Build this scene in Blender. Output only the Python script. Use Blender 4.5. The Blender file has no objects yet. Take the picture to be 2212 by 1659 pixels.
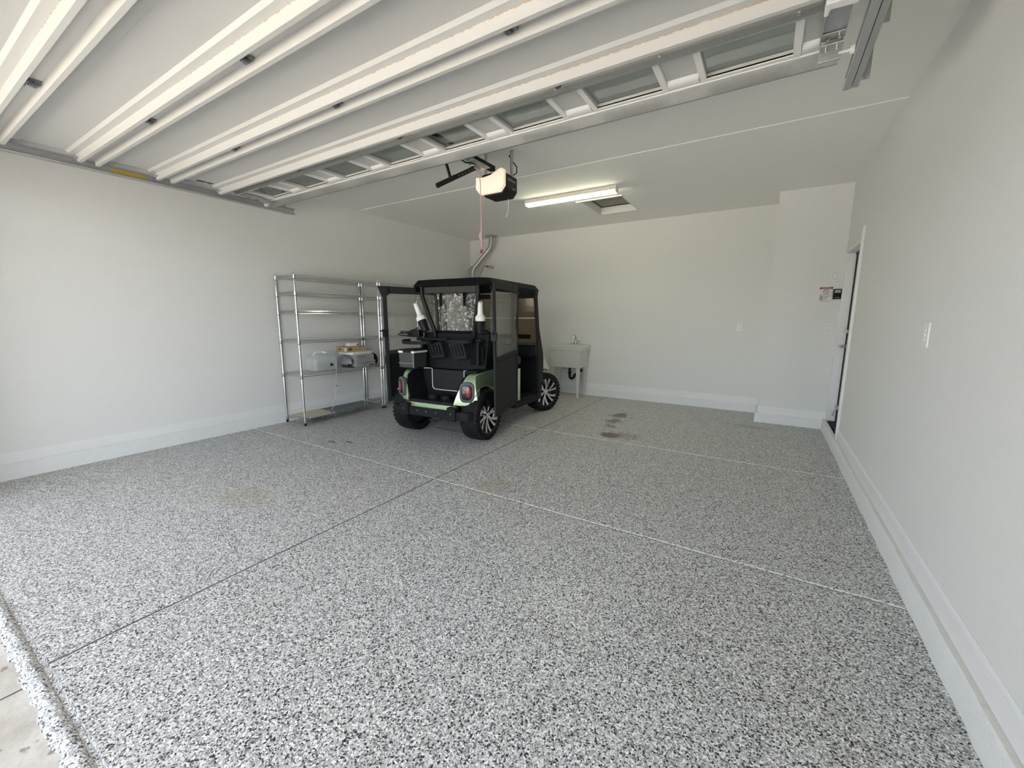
import bpy, bmesh, math, random
from mathutils import Vector, Matrix
random.seed(7)
D = bpy.data
SC = bpy.context.scene
COL = SC.collection
PI = math.pi
R = math.radians

# ------------------------------------------------------------------ materials
def mat(name):
    m = D.materials.new(name); m.use_nodes = True
    nt = m.node_tree
    return m, nt, nt.nodes['Principled BSDF']

def plain(name, col, rough=.5, metal=0., bump=0., bscale=200., coat=0., var=0., vscale=8., spec=None):
    m, nt, b = mat(name)
    b.inputs['Base Color'].default_value = (*col, 1)
    b.inputs['Roughness'].default_value = rough
    b.inputs['Metallic'].default_value = metal
    b.inputs['Coat Weight'].default_value = coat
    if spec is not None: b.inputs['Specular IOR Level'].default_value = spec
    tc = nt.nodes.new('ShaderNodeTexCoord')
    if var:
        n = nt.nodes.new('ShaderNodeTexNoise'); n.inputs['Scale'].default_value = vscale
        n.inputs['Detail'].default_value = 4
        nt.links.new(tc.outputs['Object'], n.inputs['Vector'])
        mx = nt.nodes.new('ShaderNodeMix'); mx.data_type = 'RGBA'
        mx.inputs[6].default_value = (*[max(0, c * (1 - var)) for c in col], 1)
        mx.inputs[7].default_value = (*[min(1, c * (1 + var)) for c in col], 1)
        nt.links.new(n.outputs['Fac'], mx.inputs[0])
        nt.links.new(mx.outputs[2], b.inputs['Base Color'])
    if bump:
        n = nt.nodes.new('ShaderNodeTexNoise'); n.inputs['Scale'].default_value = bscale
        n.inputs['Detail'].default_value = 3
        nt.links.new(tc.outputs['Object'], n.inputs['Vector'])
        bp = nt.nodes.new('ShaderNodeBump'); bp.inputs['Strength'].default_value = bump
        bp.inputs['Distance'].default_value = .01
        nt.links.new(n.outputs['Fac'], bp.inputs['Height'])
        nt.links.new(bp.outputs['Normal'], b.inputs['Normal'])
    return m

def clear(name, tint, gloss=.1, haze=0., hazecol=(.8, .8, .8), rough=.05, bump=0., bscale=9.):
    m = D.materials.new(name); m.use_nodes = True
    nt = m.node_tree; nt.nodes.clear()
    out = nt.nodes.new('ShaderNodeOutputMaterial')
    tr = nt.nodes.new('ShaderNodeBsdfTransparent'); tr.inputs['Color'].default_value = (*tint, 1)
    gl = nt.nodes.new('ShaderNodeBsdfGlossy'); gl.inputs['Roughness'].default_value = rough
    mx = nt.nodes.new('ShaderNodeMixShader'); mx.inputs[0].default_value = gloss
    nt.links.new(tr.outputs[0], mx.inputs[1]); nt.links.new(gl.outputs[0], mx.inputs[2])
    last = mx
    if haze:
        df = nt.nodes.new('ShaderNodeBsdfDiffuse'); df.inputs['Color'].default_value = (*hazecol, 1)
        tl = nt.nodes.new('ShaderNodeBsdfTranslucent'); tl.inputs['Color'].default_value = (*hazecol, 1)
        m3 = nt.nodes.new('ShaderNodeMixShader'); m3.inputs[0].default_value = .4
        nt.links.new(df.outputs[0], m3.inputs[1]); nt.links.new(tl.outputs[0], m3.inputs[2])
        m2 = nt.nodes.new('ShaderNodeMixShader'); m2.inputs[0].default_value = haze
        nt.links.new(mx.outputs[0], m2.inputs[1]); nt.links.new(m3.outputs[0], m2.inputs[2])
        last = m2
    if bump:
        tc = nt.nodes.new('ShaderNodeTexCoord')
        n = nt.nodes.new('ShaderNodeTexNoise'); n.inputs['Scale'].default_value = bscale
        n.inputs['Distortion'].default_value = 1.2
        nt.links.new(tc.outputs['Object'], n.inputs['Vector'])
        bp = nt.nodes.new('ShaderNodeBump'); bp.inputs['Strength'].default_value = bump
        bp.inputs['Distance'].default_value = .05
        nt.links.new(n.outputs['Fac'], bp.inputs['Height'])
        nt.links.new(bp.outputs['Normal'], gl.inputs['Normal'])
    nt.links.new(last.outputs[0], out.inputs[0])
    return m

def emit(name, col, strength):
    m, nt, b = mat(name)
    b.inputs['Base Color'].default_value = (.8, .8, .8, 1)
    b.inputs['Emission Color'].default_value = (*col, 1)
    b.inputs['Emission Strength'].default_value = strength
    return m

M = {}
M['wall'] = plain('painted plaster', (.77, .775, .765), .75, bump=.25, bscale=260, var=.015, vscale=40)
M['ceiling'] = plain('ceiling paint', (.93, .93, .89), .8, bump=.25, bscale=240)
M['trim'] = plain('trim paint', (.82, .825, .83), .5, bump=.06, bscale=90, var=.02, vscale=14)
M['curb'] = plain('painted curb', (.78, .79, .79), .6, bump=.35, bscale=60, var=.05, vscale=22)
M['white'] = plain('white plastic', (.82, .82, .80), .4)
M['plate'] = plain('wall plate plastic', (.80, .80, .78), .35)
M['slot'] = plain('slot shadow grey', (.22, .22, .21), .6)
M['zinc'] = plain('galvanised steel', (.46, .47, .46), .36, .70, bump=.05, bscale=40, var=.14, vscale=60)
M['zincdark'] = plain('weathered galvanised steel', (.46, .47, .48), .45, .5, bump=.05, bscale=40, var=.16, vscale=50)
M['hingesteel'] = plain('hinge steel', (.24, .25, .26), .4, .8, var=.3, vscale=80)
M['chrome'] = plain('chrome', (.72, .73, .74), .12, 1.)
M['black'] = plain('black plastic', (.007, .0075, .008), .5, spec=.25)
M['blackmetal'] = plain('black steel', (.007, .007, .008), .45, spec=.3)
M['rubber'] = plain('tyre rubber', (.009, .009, .010), .72, bump=.25, bscale=120, spec=.25)
M['canvas'] = plain('charcoal canvas', (.026, .028, .028), .85, bump=.2, bscale=300, var=.12, vscale=20, spec=.25)
M['canvasdark'] = plain('dark canvas', (.006, .0065, .007), .8, bump=.2, bscale=300, spec=.15)
M['matte'] = plain('textured black plastic', (.008, .009, .011), .6, bump=.18, bscale=350, spec=.22)
M['charcoal'] = plain('charcoal panel', (.017, .019, .020), .6, bump=.12, bscale=300, spec=.22)
M['vinylseat'] = plain('black seat vinyl', (.010, .010, .011), .45, spec=.3)
M['green'] = plain('pearl green paint', (.52, .68, .43), .27, .72, coat=.7)
M['trimwhite'] = plain('pale trim line', (.72, .75, .72), .35)
M['bezel'] = plain('grey lamp bezel', (.09, .095, .095), .45)
M['red'] = plain('red lamp lens', (.32, .012, .02), .12, coat=1.)
M['lampblack'] = plain('lamp housing', (.008, .008, .01), .15, coat=.5)
M['silver'] = plain('machined alloy', (.82, .83, .84), .16, 1.)
M['bottle'] = plain('white bottle plastic', (.86, .86, .82), .35)
M['tub'] = plain('laundry tub plastic', (.64, .64, .60), .45)
M['cardboard'] = plain('cardboard', (.42, .29, .15), .8, var=.12, vscale=30)
M['board'] = plain('pale hardboard', (.58, .53, .42), .75, var=.06, vscale=14)
M['greybox'] = plain('grey carton', (.33, .33, .34), .7, var=.06, vscale=30)
M['print'] = plain('dark print', (.05, .05, .055), .7)
M['printbrown'] = plain('brown print', (.10, .06, .02), .7)
M['paper'] = plain('white paper', (.74, .76, .77), .7)
M['bagdark'] = plain('dark plastic bag', (.05, .045, .045), .4)
M['copper'] = plain('copper pipe', (.30, .20, .13), .4, .9)
M['flex'] = plain('braided hose', (.42, .42, .36), .45, .7)
M['heater'] = plain('water heater enamel', (.52, .53, .52), .4)
M['doorgrey'] = plain('grey door paint', (.60, .61, .64), .5)
M['gasket'] = plain('black weatherstrip', (.02, .02, .025), .7)
M['nickel'] = plain('satin nickel', (.5, .48, .44), .3, 1.)
M['cordred'] = plain('red white cord', (.70, .42, .42), .7, var=.35, vscale=160)
M['redplastic'] = plain('red plastic', (.35, .04, .04), .5)
M['blue'] = plain('blue fitting', (.03, .08, .30), .4)
M['yellow'] = plain('yellow label', (.48, .38, .06), .6, var=.25, vscale=60)
M['labelbrown'] = plain('dark label', (.12, .07, .06), .6, var=.5, vscale=60)
M['signred'] = plain('sign red', (.26, .03, .045), .5)
M['signgrey'] = plain('sign grey', (.38, .38, .37), .6)
M['signwhite'] = plain('sign white', (.74, .73, .71), .6)
M['signring'] = plain('sign ring', (.22, .14, .13), .6)
M['lens'] = emit('opener lens', (1., .74, .50), .17)
M['lens'].node_tree.nodes['Principled BSDF'].inputs['Base Color'].default_value = (.82, .74, .66, 1)
M['tubelight'] = emit('lit diffuser', (.97, .95, .68), 10.)
M['wood'] = plain('hatch board', (.34, .31, .26), .8, var=.35, vscale=9)
M['glass'] = clear('window glass', (.72, .75, .74), .10)
M['film'] = clear('clear window film', (.88, .88, .85), .16, haze=.20, hazecol=(.55, .55, .50), bump=1.6, bscale=7, rough=.09)
M['doorfilm'] = clear('milky window film', (.86, .86, .83), .05, haze=.34, hazecol=(.50, .50, .47), bump=.8, bscale=5, rough=.2)
M['tint'] = clear('tinted windshield', (.50, .45, .37), .04, haze=.06, hazecol=(.3, .27, .22), rough=.05)
M['jug'] = clear('translucent jug plastic', (.93, .94, .93), .05, haze=.48, hazecol=(.90, .92, .91), rough=.3)
M['water'] = clear('water in the jug', (.80, .87, .88), .03, haze=.25, hazecol=(.78, .84, .84), rough=.2)
M['tubing'] = clear('clear tubing', (.85, .86, .86), .08, haze=.35, hazecol=(.8, .8, .8), rough=.2)

# wall paint of the door: white steel with rusty sealant along one rib edge
def door_mat():
    m, nt, b = mat('door section steel')
    b.inputs['Roughness'].default_value = .5
    tc = nt.nodes.new('ShaderNodeTexCoord'); sx = nt.nodes.new('ShaderNodeSeparateXYZ')
    nt.links.new(tc.outputs['Object'], sx.inputs[0])
    def math_(op, a, bv):
        n = nt.nodes.new('ShaderNodeMath'); n.operation = op
        for i, v in enumerate((a, bv)):
            if hasattr(v, 'links'): nt.links.new(v, n.inputs[i])
            else: n.inputs[i].default_value = v
        return n.outputs[0]
    d = math_('ABSOLUTE', math_('SUBTRACT', sx.outputs[1], .4415), 0)
    near = math_('LESS_THAN', d, .0016)
    no = nt.nodes.new('ShaderNodeTexNoise'); no.inputs['Scale'].default_value = 34; no.inputs['Detail'].default_value = 8
    nt.links.new(tc.outputs['Object'], no.inputs['Vector'])
    gx = nt.nodes.new('ShaderNodeMapRange'); gx.inputs[1].default_value = -2.4; gx.inputs[2].default_value = 2.0; gx.inputs[3].default_value = .68; gx.inputs[4].default_value = .46
    nt.links.new(sx.outputs[0], gx.inputs[0])
    spots = math_('GREATER_THAN', no.outputs['Fac'], gx.outputs[0])
    k = math_('MULTIPLY', math_('MULTIPLY', near, spots), .6)
    mx = nt.nodes.new('ShaderNodeMix'); mx.data_type = 'RGBA'
    mx.inputs[6].default_value = (.58, .58, .56, 1); mx.inputs[7].default_value = (.46, .27, .10, 1)
    nt.links.new(k, mx.inputs[0]); nt.links.new(mx.outputs[2], b.inputs['Base Color'])
    n2 = nt.nodes.new('ShaderNodeTexNoise'); n2.inputs['Scale'].default_value = 300
    nt.links.new(tc.outputs['Object'], n2.inputs['Vector'])
    bp = nt.nodes.new('ShaderNodeBump'); bp.inputs['Strength'].default_value = .08; bp.inputs['Distance'].default_value = .01
    nt.links.new(n2.outputs['Fac'], bp.inputs['Height']); nt.links.new(bp.outputs['Normal'], b.inputs['Normal'])
    return m
M['doorsteel'] = door_mat()

XJ, Y1, Y2 = -2.230, 2.389, 4.221
def floor_mat():
    m, nt, b = mat('flake epoxy floor')
    L = nt.links.new
    tc = nt.nodes.new('ShaderNodeTexCoord'); P = tc.outputs['Object']
    sx = nt.nodes.new('ShaderNodeSeparateXYZ'); L(P, sx.inputs[0])
    def N(t, **kw):
        n = nt.nodes.new(t)
        for k, v in kw.items(): setattr(n, k, v)
        return n
    def MA(op, a, bv=0., c=None):
        n = N('ShaderNodeMath', operation=op)
        for i, v in enumerate((a, bv) if c is None else (a, bv, c)):
            if hasattr(v, 'links'): L(v, n.inputs[i])
            else: n.inputs[i].default_value = v
        return n.outputs[0]
    def mixc(f, a, bc):
        n = N('ShaderNodeMix', data_type='RGBA')
        L(f, n.inputs[0])
        for i, v in ((6, a), (7, bc)):
            if hasattr(v, 'links'): L(v, n.inputs[i])
            else: n.inputs[i].default_value = (*v, 1)
        return n.outputs[2]
    # flakes: two sizes of broken cells
    warp = N('ShaderNodeTexNoise'); warp.inputs['Scale'].default_value = 130; L(P, warp.inputs['Vector'])
    add = N('ShaderNodeVectorMath', operation='MULTIPLY_ADD'); L(warp.outputs['Color'], add.inputs[0])
    add.inputs[1].default_value = (.006, .006, 0); L(P, add.inputs[2])
    def flakes(scale, stops):
        v = N('ShaderNodeTexVoronoi'); v.inputs['Scale'].default_value = scale; L(add.outputs[0], v.inputs['Vector'])
        s = N('ShaderNodeSeparateColor'); L(v.outputs['Color'], s.inputs[0])
        cr = N('ShaderNodeValToRGB'); cr.color_ramp.interpolation = 'CONSTANT'
        e = cr.color_ramp.elements
        while len(e) < len(stops): e.new(.5)
        for i, (p, c) in enumerate(stops): e[i].position = p; e[i].color = (*c, 1)
        L(s.outputs[0], cr.inputs[0])
        return cr.outputs[0], s.outputs[1]
    c1, g1 = flakes(178, [(0, (.025, .026, .03)), (.17, (.20, .20, .195)), (.31, (.44, .44, .43)), (.62, (.67, .67, .655)), (.84, (.87, .87, .86))])
    c2, g2 = flakes(290, [(0, (.025, .025, .03)), (.16, (.30, .30, .295)), (.42, (.50, .50, .488)), (.78, (.82, .82, .80))])
    pick = MA('GREATER_THAN', g1, .58)
    col = mixc(pick, c1, c2)
    # traffic / amber blotches
    big = N('ShaderNodeTexNoise'); big.inputs['Scale'].default_value = .9; big.inputs['Detail'].default_value = 3; L(P, big.inputs['Vector'])
    wm = N('ShaderNodeMapRange'); wm.inputs[1].default_value = .35; wm.inputs[2].default_value = .75; wm.inputs[3].default_value = 0; wm.inputs[4].default_value = .22
    L(big.outputs['Fac'], wm.inputs[0])
    warm = N('ShaderNodeMix', data_type='RGBA', blend_type='MULTIPLY'); L(wm.outputs[0], warm.inputs[0]); L(col, warm.inputs[6]); warm.inputs[7].default_value = (.95, .88, .76, 1)
    col = warm.outputs[2]
    fine = N('ShaderNodeTexNoise'); fine.inputs['Scale'].default_value = 9; fine.inputs['Detail'].default_value = 6; fine.inputs['Roughness'].default_value = .7; L(P, fine.inputs['Vector'])
    def stain(cx, cy, rx, ry, colr, amt, rag=1.4, ang=0.):
        nonlocal col
        dx = MA('SUBTRACT', sx.outputs[0], cx); dy = MA('SUBTRACT', sx.outputs[1], cy)
        ca, sa = math.cos(ang), math.sin(ang)
        u = MA('ADD', MA('MULTIPLY', dx, ca / rx), MA('MULTIPLY', dy, sa / rx))
        v = MA('ADD', MA('MULTIPLY', dx, -sa / ry), MA('MULTIPLY', dy, ca / ry))
        d = MA('SQRT', MA('ADD', MA('MULTIPLY', u, u), MA('MULTIPLY', v, v)))
        d = MA('ADD', d, MA('MULTIPLY', MA('SUBTRACT', fine.outputs['Fac'], .5), rag * 2))
        k = N('ShaderNodeMapRange'); k.inputs[1].default_value = 1.; k.inputs[2].default_value = .55; k.inputs[3].default_value = 0; k.inputs[4].default_value = amt
        L(d, k.inputs[0])
        col = mixc(k.outputs[0], col, colr)
    rust = (.085, .055, .040)
    stain(-1.62, 5.46, .13, .20, rust, .75); stain(-1.60, 5.10, .10, .16, rust, .70); stain(-1.55, 4.83, .09, .10, rust, .5)
    stain(-1.42, 4.44, .15, .13, rust, .85, 1.0); stain(-1.28, 4.50, .22, .14, (.20, .15, .12), .45)
    stain(-3.17, 1.38, .30, .16, (.34, .28, .18), .30, .9, .2); stain(-1.74, 2.53, .16, .22, (.38, .31, .20), .35, .8)
    stain(-3.72, 3.53, .12, .06, (.16, .11, .035), .85, .5); stain(-3.10, 3.62, .30, .06, (.18, .13, .06), .5, .6)
    stain(-3.86, 2.57, .10, .03, (.06, .05, .05), .7, .9); stain(-3.70, 2.66, .08, .025, (.06, .05, .05), .7, .9)
    stain(-1.39, 5.82, .03, .012, (.05, .05, .05), .9, .2); stain(-.10, 5.75, .30, .10, (.20, .20, .19), .4, 1.)
    # control joints
    wob = N('ShaderNodeTexNoise'); wob.inputs['Scale'].default_value = 3; L(P, wob.inputs['Vector'])
    w = MA('MULTIPLY', MA('SUBTRACT', wob.outputs['Fac'], .5), .02)
    spk = N('ShaderNodeTexNoise'); spk.inputs['Scale'].default_value = 60; L(P, spk.inputs['Vector'])
    def line(coord, c0, hw, colr, amt, ragged=0.):
        nonlocal col
        d = MA('ABSOLUTE', MA('SUBTRACT', MA('ADD', coord, w), c0))
        k = MA('MULTIPLY', MA('MULTIPLY', MA('LESS_THAN', d, hw), amt), MA('GREATER_THAN', sx.outputs[1], .2305))
        if ragged: k = MA('MULTIPLY', k, MA('GREATER_THAN', spk.outputs['Fac'], ragged))
        col = mixc(k, col, colr)
    line(sx.outputs[0], XJ + .007, .006, (.62, .62, .60), .55, .52)
    line(sx.outputs[0], XJ, .0055, (.05, .05, .055), .95)
    line(sx.outputs[1], Y1 + .006, .0085, (.90, .90, .88), 1., .45); line(sx.outputs[1], Y1 - .008, .004, (.10, .10, .10), .6)
    line(sx.outputs[1], Y2 + .004, .012, (.88, .87, .84), 1., .45); line(sx.outputs[1], Y2 - .007, .004, (.14, .13, .12), .5)
    L(col, b.inputs['Base Color'])
    b.inputs['Roughness'].default_value = .5
    b.inputs['Specular IOR Level'].default_value = .35
    b.inputs['Coat Weight'].default_value = .10; b.inputs['Coat Roughness'].default_value = .16
    v = N('ShaderNodeTexVoronoi'); v.inputs['Scale'].default_value = 120; L(add.outputs[0], v.inputs['Vector'])
    s = N('ShaderNodeSeparateColor'); L(v.outputs['Color'], s.inputs[0])
    bp = N('ShaderNodeBump'); bp.inputs['Strength'].default_value = .10; bp.inputs['Distance'].default_value = .002
    L(s.outputs[2], bp.inputs['Height']); L(bp.outputs['Normal'], b.inputs['Normal'])
    return m
M['floor'] = floor_mat()

def concrete_mat():
    m, nt, b = mat('driveway concrete')
    L = nt.links.new
    tc = nt.nodes.new('ShaderNodeTexCoord')
    n = nt.nodes.new('ShaderNodeTexNoise'); n.inputs['Scale'].default_value = 5; n.inputs['Detail'].default_value = 8; n.inputs['Roughness'].default_value = .65
    L(tc.outputs['Object'], n.inputs['Vector'])
    cr = nt.nodes.new('ShaderNodeValToRGB'); e = cr.color_ramp.elements
    e[0].position = .32; e[0].color = (.40, .36, .31, 1); e[1].position = .66; e[1].color = (.62, .58, .52, 1)
    L(n.outputs['Fac'], cr.inputs[0])
    n2 = nt.nodes.new('ShaderNodeTexNoise'); n2.inputs['Scale'].default_value = 24; n2.inputs['Detail'].default_value = 5
    L(tc.outputs['Object'], n2.inputs['Vector'])
    cr2 = nt.nodes.new('ShaderNodeValToRGB'); e = cr2.color_ramp.elements
    e[0].position = .29; e[0].color = (.35, .33, .30, 1); e[1].position = .36; e[1].color = (1, 1, 1, 1)
    L(n2.outputs['Fac'], cr2.inputs[0])
    mx = nt.nodes.new('ShaderNodeMix'); mx.data_type = 'RGBA'; mx.blend_type = 'MULTIPLY'; mx.inputs[0].default_value = .8
    L(cr.outputs[0], mx.inputs[6]); L(cr2.outputs[0], mx.inputs[7]); L(mx.outputs[2], b.inputs['Base Color'])
    b.inputs['Roughness'].default_value = .85
    bp = nt.nodes.new('ShaderNodeBump'); bp.inputs['Strength'].default_value = .4; bp.inputs['Distance'].default_value = .01
    L(n2.outputs['Fac'], bp.inputs['Height']); L(bp.outputs['Normal'], b.inputs['Normal'])
    return m
M['concrete'] = concrete_mat()

# ------------------------------------------------------------------ mesh helpers
class MB:
    def __init__(s): s.bm = bmesh.new()
    def verts(s, pts): return [s.bm.verts.new(p) for p in pts]
    def face(s, vs):
        try: return s.bm.faces.new(vs)
        except ValueError: return None
    def box(s, x0, x1, y0, y1, z0, z1, mtx=None):
        P = [Vector((x, y, z)) for z in (z0, z1) for y in (y0, y1) for x in (x0, x1)]
        if mtx is not None: P = [mtx @ p for p in P]
        v = s.verts(P)
        for f in ((0, 2, 3, 1), (4, 5, 7, 6), (0, 1, 5, 4), (1, 3, 7, 5), (3, 2, 6, 7), (2, 0, 4, 6)): s.face([v[i] for i in f])
        return s
    def prism(s, poly, axis, a, b, fn=None):
        """poly in the other two axes (x: y,z; y: x,z; z: x,y), run from a to b along axis"""
        def p3(p, t):
            q = {'x': (t, p[0], p[1]), 'y': (p[0], t, p[1]), 'z': (p[0], p[1], t)}[axis]
            return fn(q) if fn else q
        A = s.verts([p3(p, a) for p in poly]); B = s.verts([p3(p, b) for p in poly])
        n = len(poly)
        s.face(A[::-1]); s.face(B)
        for i in range(n): s.face([A[i], A[(i + 1) % n], B[(i + 1) % n], B[i]])
        return s
    def rings(s, rings, cap0=True, cap1=True, closed=True):
        V = [s.verts(r) for r in rings]
        n = len(rings[0])
        for a, b in zip(V[:-1], V[1:]):
            for i in range(n if closed else n - 1):
                s.face([a[i], a[(i + 1) % n], b[(i + 1) % n], b[i]])
        if cap0: s.face(V[0][::-1])
        if cap1: s.face(V[-1])
        return s
    def cyl(s, p0, p1, r0, r1=None, seg=16):
        p0, p1 = Vector(p0), Vector(p1); d = (p1 - p0).normalized()
        u = d.orthogonal().normalized(); w = d.cross(u)
        r1 = r0 if r1 is None else r1
        ring = lambda c, r: [c + (u * math.cos(2 * PI * k / seg) + w * math.sin(2 * PI * k / seg)) * r for k in range(seg)]
        return s.rings([ring(p0, r0), ring(p1, r1)])
    def lathe(s, prof, origin, axis, seg=24, cap=True):
        """prof: (distance along axis, radius)"""
        o = Vector(origin); d = Vector(axis).normalized(); u = d.orthogonal().normalized(); w = d.cross(u)
        return s.rings([[o + d * t + (u * math.cos(2 * PI * k / seg) + w * math.sin(2 * PI * k / seg)) * max(r, 1e-4) for k in range(seg)] for t, r in prof], cap, cap)
    def tube(s, pts, r, seg=8, cap=True):
        pts = [Vector(p) for p in pts]
        rings = []; u = None
        for i, p in enumerate(pts):
            d = (pts[min(i + 1, len(pts) - 1)] - pts[max(i - 1, 0)]).normalized()
            if u is None: u = d.orthogonal().normalized()
            else:
                u = (u - d * u.dot(d))
                u = u.normalized() if u.length > 1e-6 else d.orthogonal().normalized()
            w = d.cross(u)
            rr = r[i] if isinstance(r, (list, tuple)) else r
            rings.append([p + (u * math.cos(2 * PI * k / seg) + w * math.sin(2 * PI * k / seg)) * rr for k in range(seg)])
        return s.rings(rings, cap, cap)
    def strip(s, pts, half, nrm):
        """flat bar following pts, half = (half width across, half thickness), nrm = thickness direction"""
        pts = [Vector(p) for p in pts]; n = Vector(nrm).normalized(); rings = []
        for i, p in enumerate(pts):
            d = (pts[min(i + 1, len(pts) - 1)] - pts[max(i - 1, 0)]).normalized()
            w = d.cross(n).normalized()
            rings.append([p + w * half[0] + n * half[1], p - w * half[0] + n * half[1], p - w * half[0] - n * half[1], p + w * half[0] - n * half[1]])
        return s.rings(rings)
    def build(s, name, m, parent=None, world=False, bevel=0., smooth=False, seg=2, subsurf=0):
        bmesh.ops.recalc_face_normals(s.bm, faces=s.bm.faces)
        me = D.meshes.new(name)
        if parent is not None and world:
            inv = abs_matrix(parent).inverted(); s.bm.transform(inv)
        s.bm.to_mesh(me); s.bm.free()
        for mm in (m if isinstance(m, (list, tuple)) else [m]): me.materials.append(M[mm] if isinstance(mm, str) else mm)
        if smooth:
            for p in me.polygons: p.use_smooth = True
        o = D.objects.new(name, me); COL.objects.link(o)
        if parent is not None: o.parent = parent
        if bevel:
            b = o.modifiers.new('bevel', 'BEVEL'); b.width = bevel; b.segments = seg; b.limit_method = 'ANGLE'; b.angle_limit = R(35)
        if subsurf:
            b = o.modifiers.new('subsurf', 'SUBSURF'); b.levels = b.render_levels = subsurf
        if smooth:
            try: me.set_sharp_from_angle(angle=R(42))
            except Exception: pass
        return o

def abs_matrix(o):
    m = Matrix.LocRotScale(o.location, o.rotation_euler, o.scale)
    return abs_matrix(o.parent) @ m if o.parent else m

def thing(name, label, cat, loc=(0, 0, 0), rotz=0., group=None):
    o = D.objects.new(name, None); o.empty_display_size = .1; COL.objects.link(o)
    o.location = loc; o.rotation_euler = (0, 0, rotz)
    return tag(o, label, cat, group)
def tag(o, label, cat, group=None):
    o['label'] = label; o['category'] = cat
    if group: o['group'] = group
    return o
def struct(o, label, cat):
    o['kind'] = 'structure'; o['label'] = label; o['category'] = cat
    return o
def lbl(o, t): o['label'] = t; return o
def dup(root, loc, rotz, label, group=None):
    r = root.copy(); COL.objects.link(r); r.location = loc; r.rotation_euler = (0, 0, rotz)
    r['label'] = label
    if group: r['group'] = group
    for ch in list(root.children):
        c = ch.copy(); COL.objects.link(c); c.parent = r
        for g in list(ch.children):
            d = g.copy(); COL.objects.link(d); d.parent = c
    return r
def text(s, size, name, m, parent, mtx, depth=.0004):
    c = D.curves.new('lettering', 'FONT'); c.body = s; c.size = size; c.align_x = 'CENTER'; c.align_y = 'CENTER'; c.extrude = depth
    t = D.objects.new('tmp', c); COL.objects.link(t)
    dg = bpy.context.evaluated_depsgraph_get(); dg.update()
    me = D.meshes.new_from_object(t.evaluated_get(dg))
    D.objects.remove(t); D.curves.remove(c)
    me.name = name; me.transform(mtx); me.materials.clear(); me.materials.append(M[m])
    o = D.objects.new(name, me); COL.objects.link(o); o.parent = parent
    return o
def axes(o, x, y):
    """matrix whose local x,y run along the given directions from o (z = x cross y)"""
    x, y = Vector(x).normalized(), Vector(y).normalized(); z = x.cross(y)
    m = Matrix((x, y, z)).transposed().to_4x4(); m.translation = Vector(o); return m

# ------------------------------------------------------------------ setting
XL, XR, XB, YB, YB2, H = -5.136, .6965, -.005, 6.692, 6.095, 2.830
YF = .200            # inner face of the front wall
f = MB(); f.box(XL - .15, XR + .15, .232, YB + .15, -.12, 0)
struct(f.build('floor', 'floor'), 'grey speckled epoxy garage floor with saw-cut joints and rusty stains', 'floor')
# rolled lip of the coating at the threshold
f = MB(); rings = []; n = 240
for i in range(n + 1):
    x = -4.66 + 4.85 * i / n
    j = lambda q: random.uniform(-q, q)
    e = .160 + j(.008)
    rings.append([(x, .232, -.12), (x, .232, -.001), (x, .227, -.014), (x, .217, -.016 + j(.001)), (x, .210 + j(.002), -.003 + j(.002)), (x, .196, .003 + j(.003)), (x, .182 + j(.003), .001 + j(.003)), (x, e + .006, -.012 + j(.003)), (x, e, -.0215), (x, e, -.12)])
f.rings(rings)
struct(f.build('trim_1', M['floor'], smooth=True), 'ragged speckled edge of the floor coating at the driveway', 'floor edge')
f = MB(); f.box(-14, 9, -16, .180, -.14, -.022)
struct(f.build('driveway', 'concrete'), 'pale weathered concrete driveway outside the garage', 'driveway')
f = MB(); f.box(-2.187, -2.179, -16, .16, -.0222, -.0214)
struct(f.build('trim_2', plain('driveway joint dark', (.10, .09, .08), .9)), 'dark joint line across the concrete driveway', 'joint')  # dark strip drawn as the joint in the concrete

f = MB(); f.box(XL - .15, XL, -.05, YB + .15, 0, H + .3); struct(f.build('wall_left', 'wall'), 'white plaster wall behind the wire shelving', 'wall')
f = MB(); f.box(XL, XB, YB, YB + .15, 0, H + .3); struct(f.build('wall_back', 'wall'), 'white plaster wall behind the golf cart and sink', 'wall')
f = MB(); f.box(XB, XR + .15, YB2, YB + .15, 0, H + .3); struct(f.build('wall_back_right', 'wall'), 'projecting white wall with switches and warning sign', 'wall')
DY0, DY1, DZ = 5.075, 6.040, 2.085
f = MB()
f.box(XR, XR + .15, -.05, DY0, 0, H + .3); f.box(XR, XR + .15, DY1, YB2, 0, H + .3)
f.box(XR, XR + .15, DY0, DY1, DZ, H + .3); f.box(XR, XR + .15, DY0, DY1, 0, .105)
struct(f.build('wall_right', 'wall'), 'white plaster wall with the side door opening', 'wall')
f = MB()
f.box(XL, -4.66, -.05, YF, 0, H + .3); f.box(.19, XR, -.05, YF, 0, H + .3); f.box(-4.66, .19, -.05, YF, 2.44, H + .3)
f.box(-8, 4, -1.35, -.05, 2.78, 2.96)  # unseen roof overhang, added to hold high sky light off the floor
struct(f.build('wall_front', 'wall'), 'front wall around the open garage doorway with an added overhang shading the sky', 'wall')
# ceiling with the hatch opening
HX0, HX1, HY0, HY1 = -2.222, -1.672, 5.245, 6.045
f = MB()
f.box(XL, HX0, YF, YB, H, H + .02); f.box(HX1, XR, YF, YB, H, H + .02)
f.box(HX0, HX1, YF, HY0, H, H + .02); f.box(HX0, HX1, HY1, YB, H, H + .02)
f.box(XL - .15, XR + .15, -.05, YB + .15, H + .3, H + .36)
struct(f.build('ceiling', 'ceiling'), 'off-white painted garage ceiling', 'ceiling')
f = MB(); f.box(XL + .002, XR - .002, 4.038, 4.056, H - .005, H + .001)
struct(f.build('trim_3', plain('seam white', (.95, .95, .92), .5)), 'thin pale seam running across the ceiling', 'ceiling seam')

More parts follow.
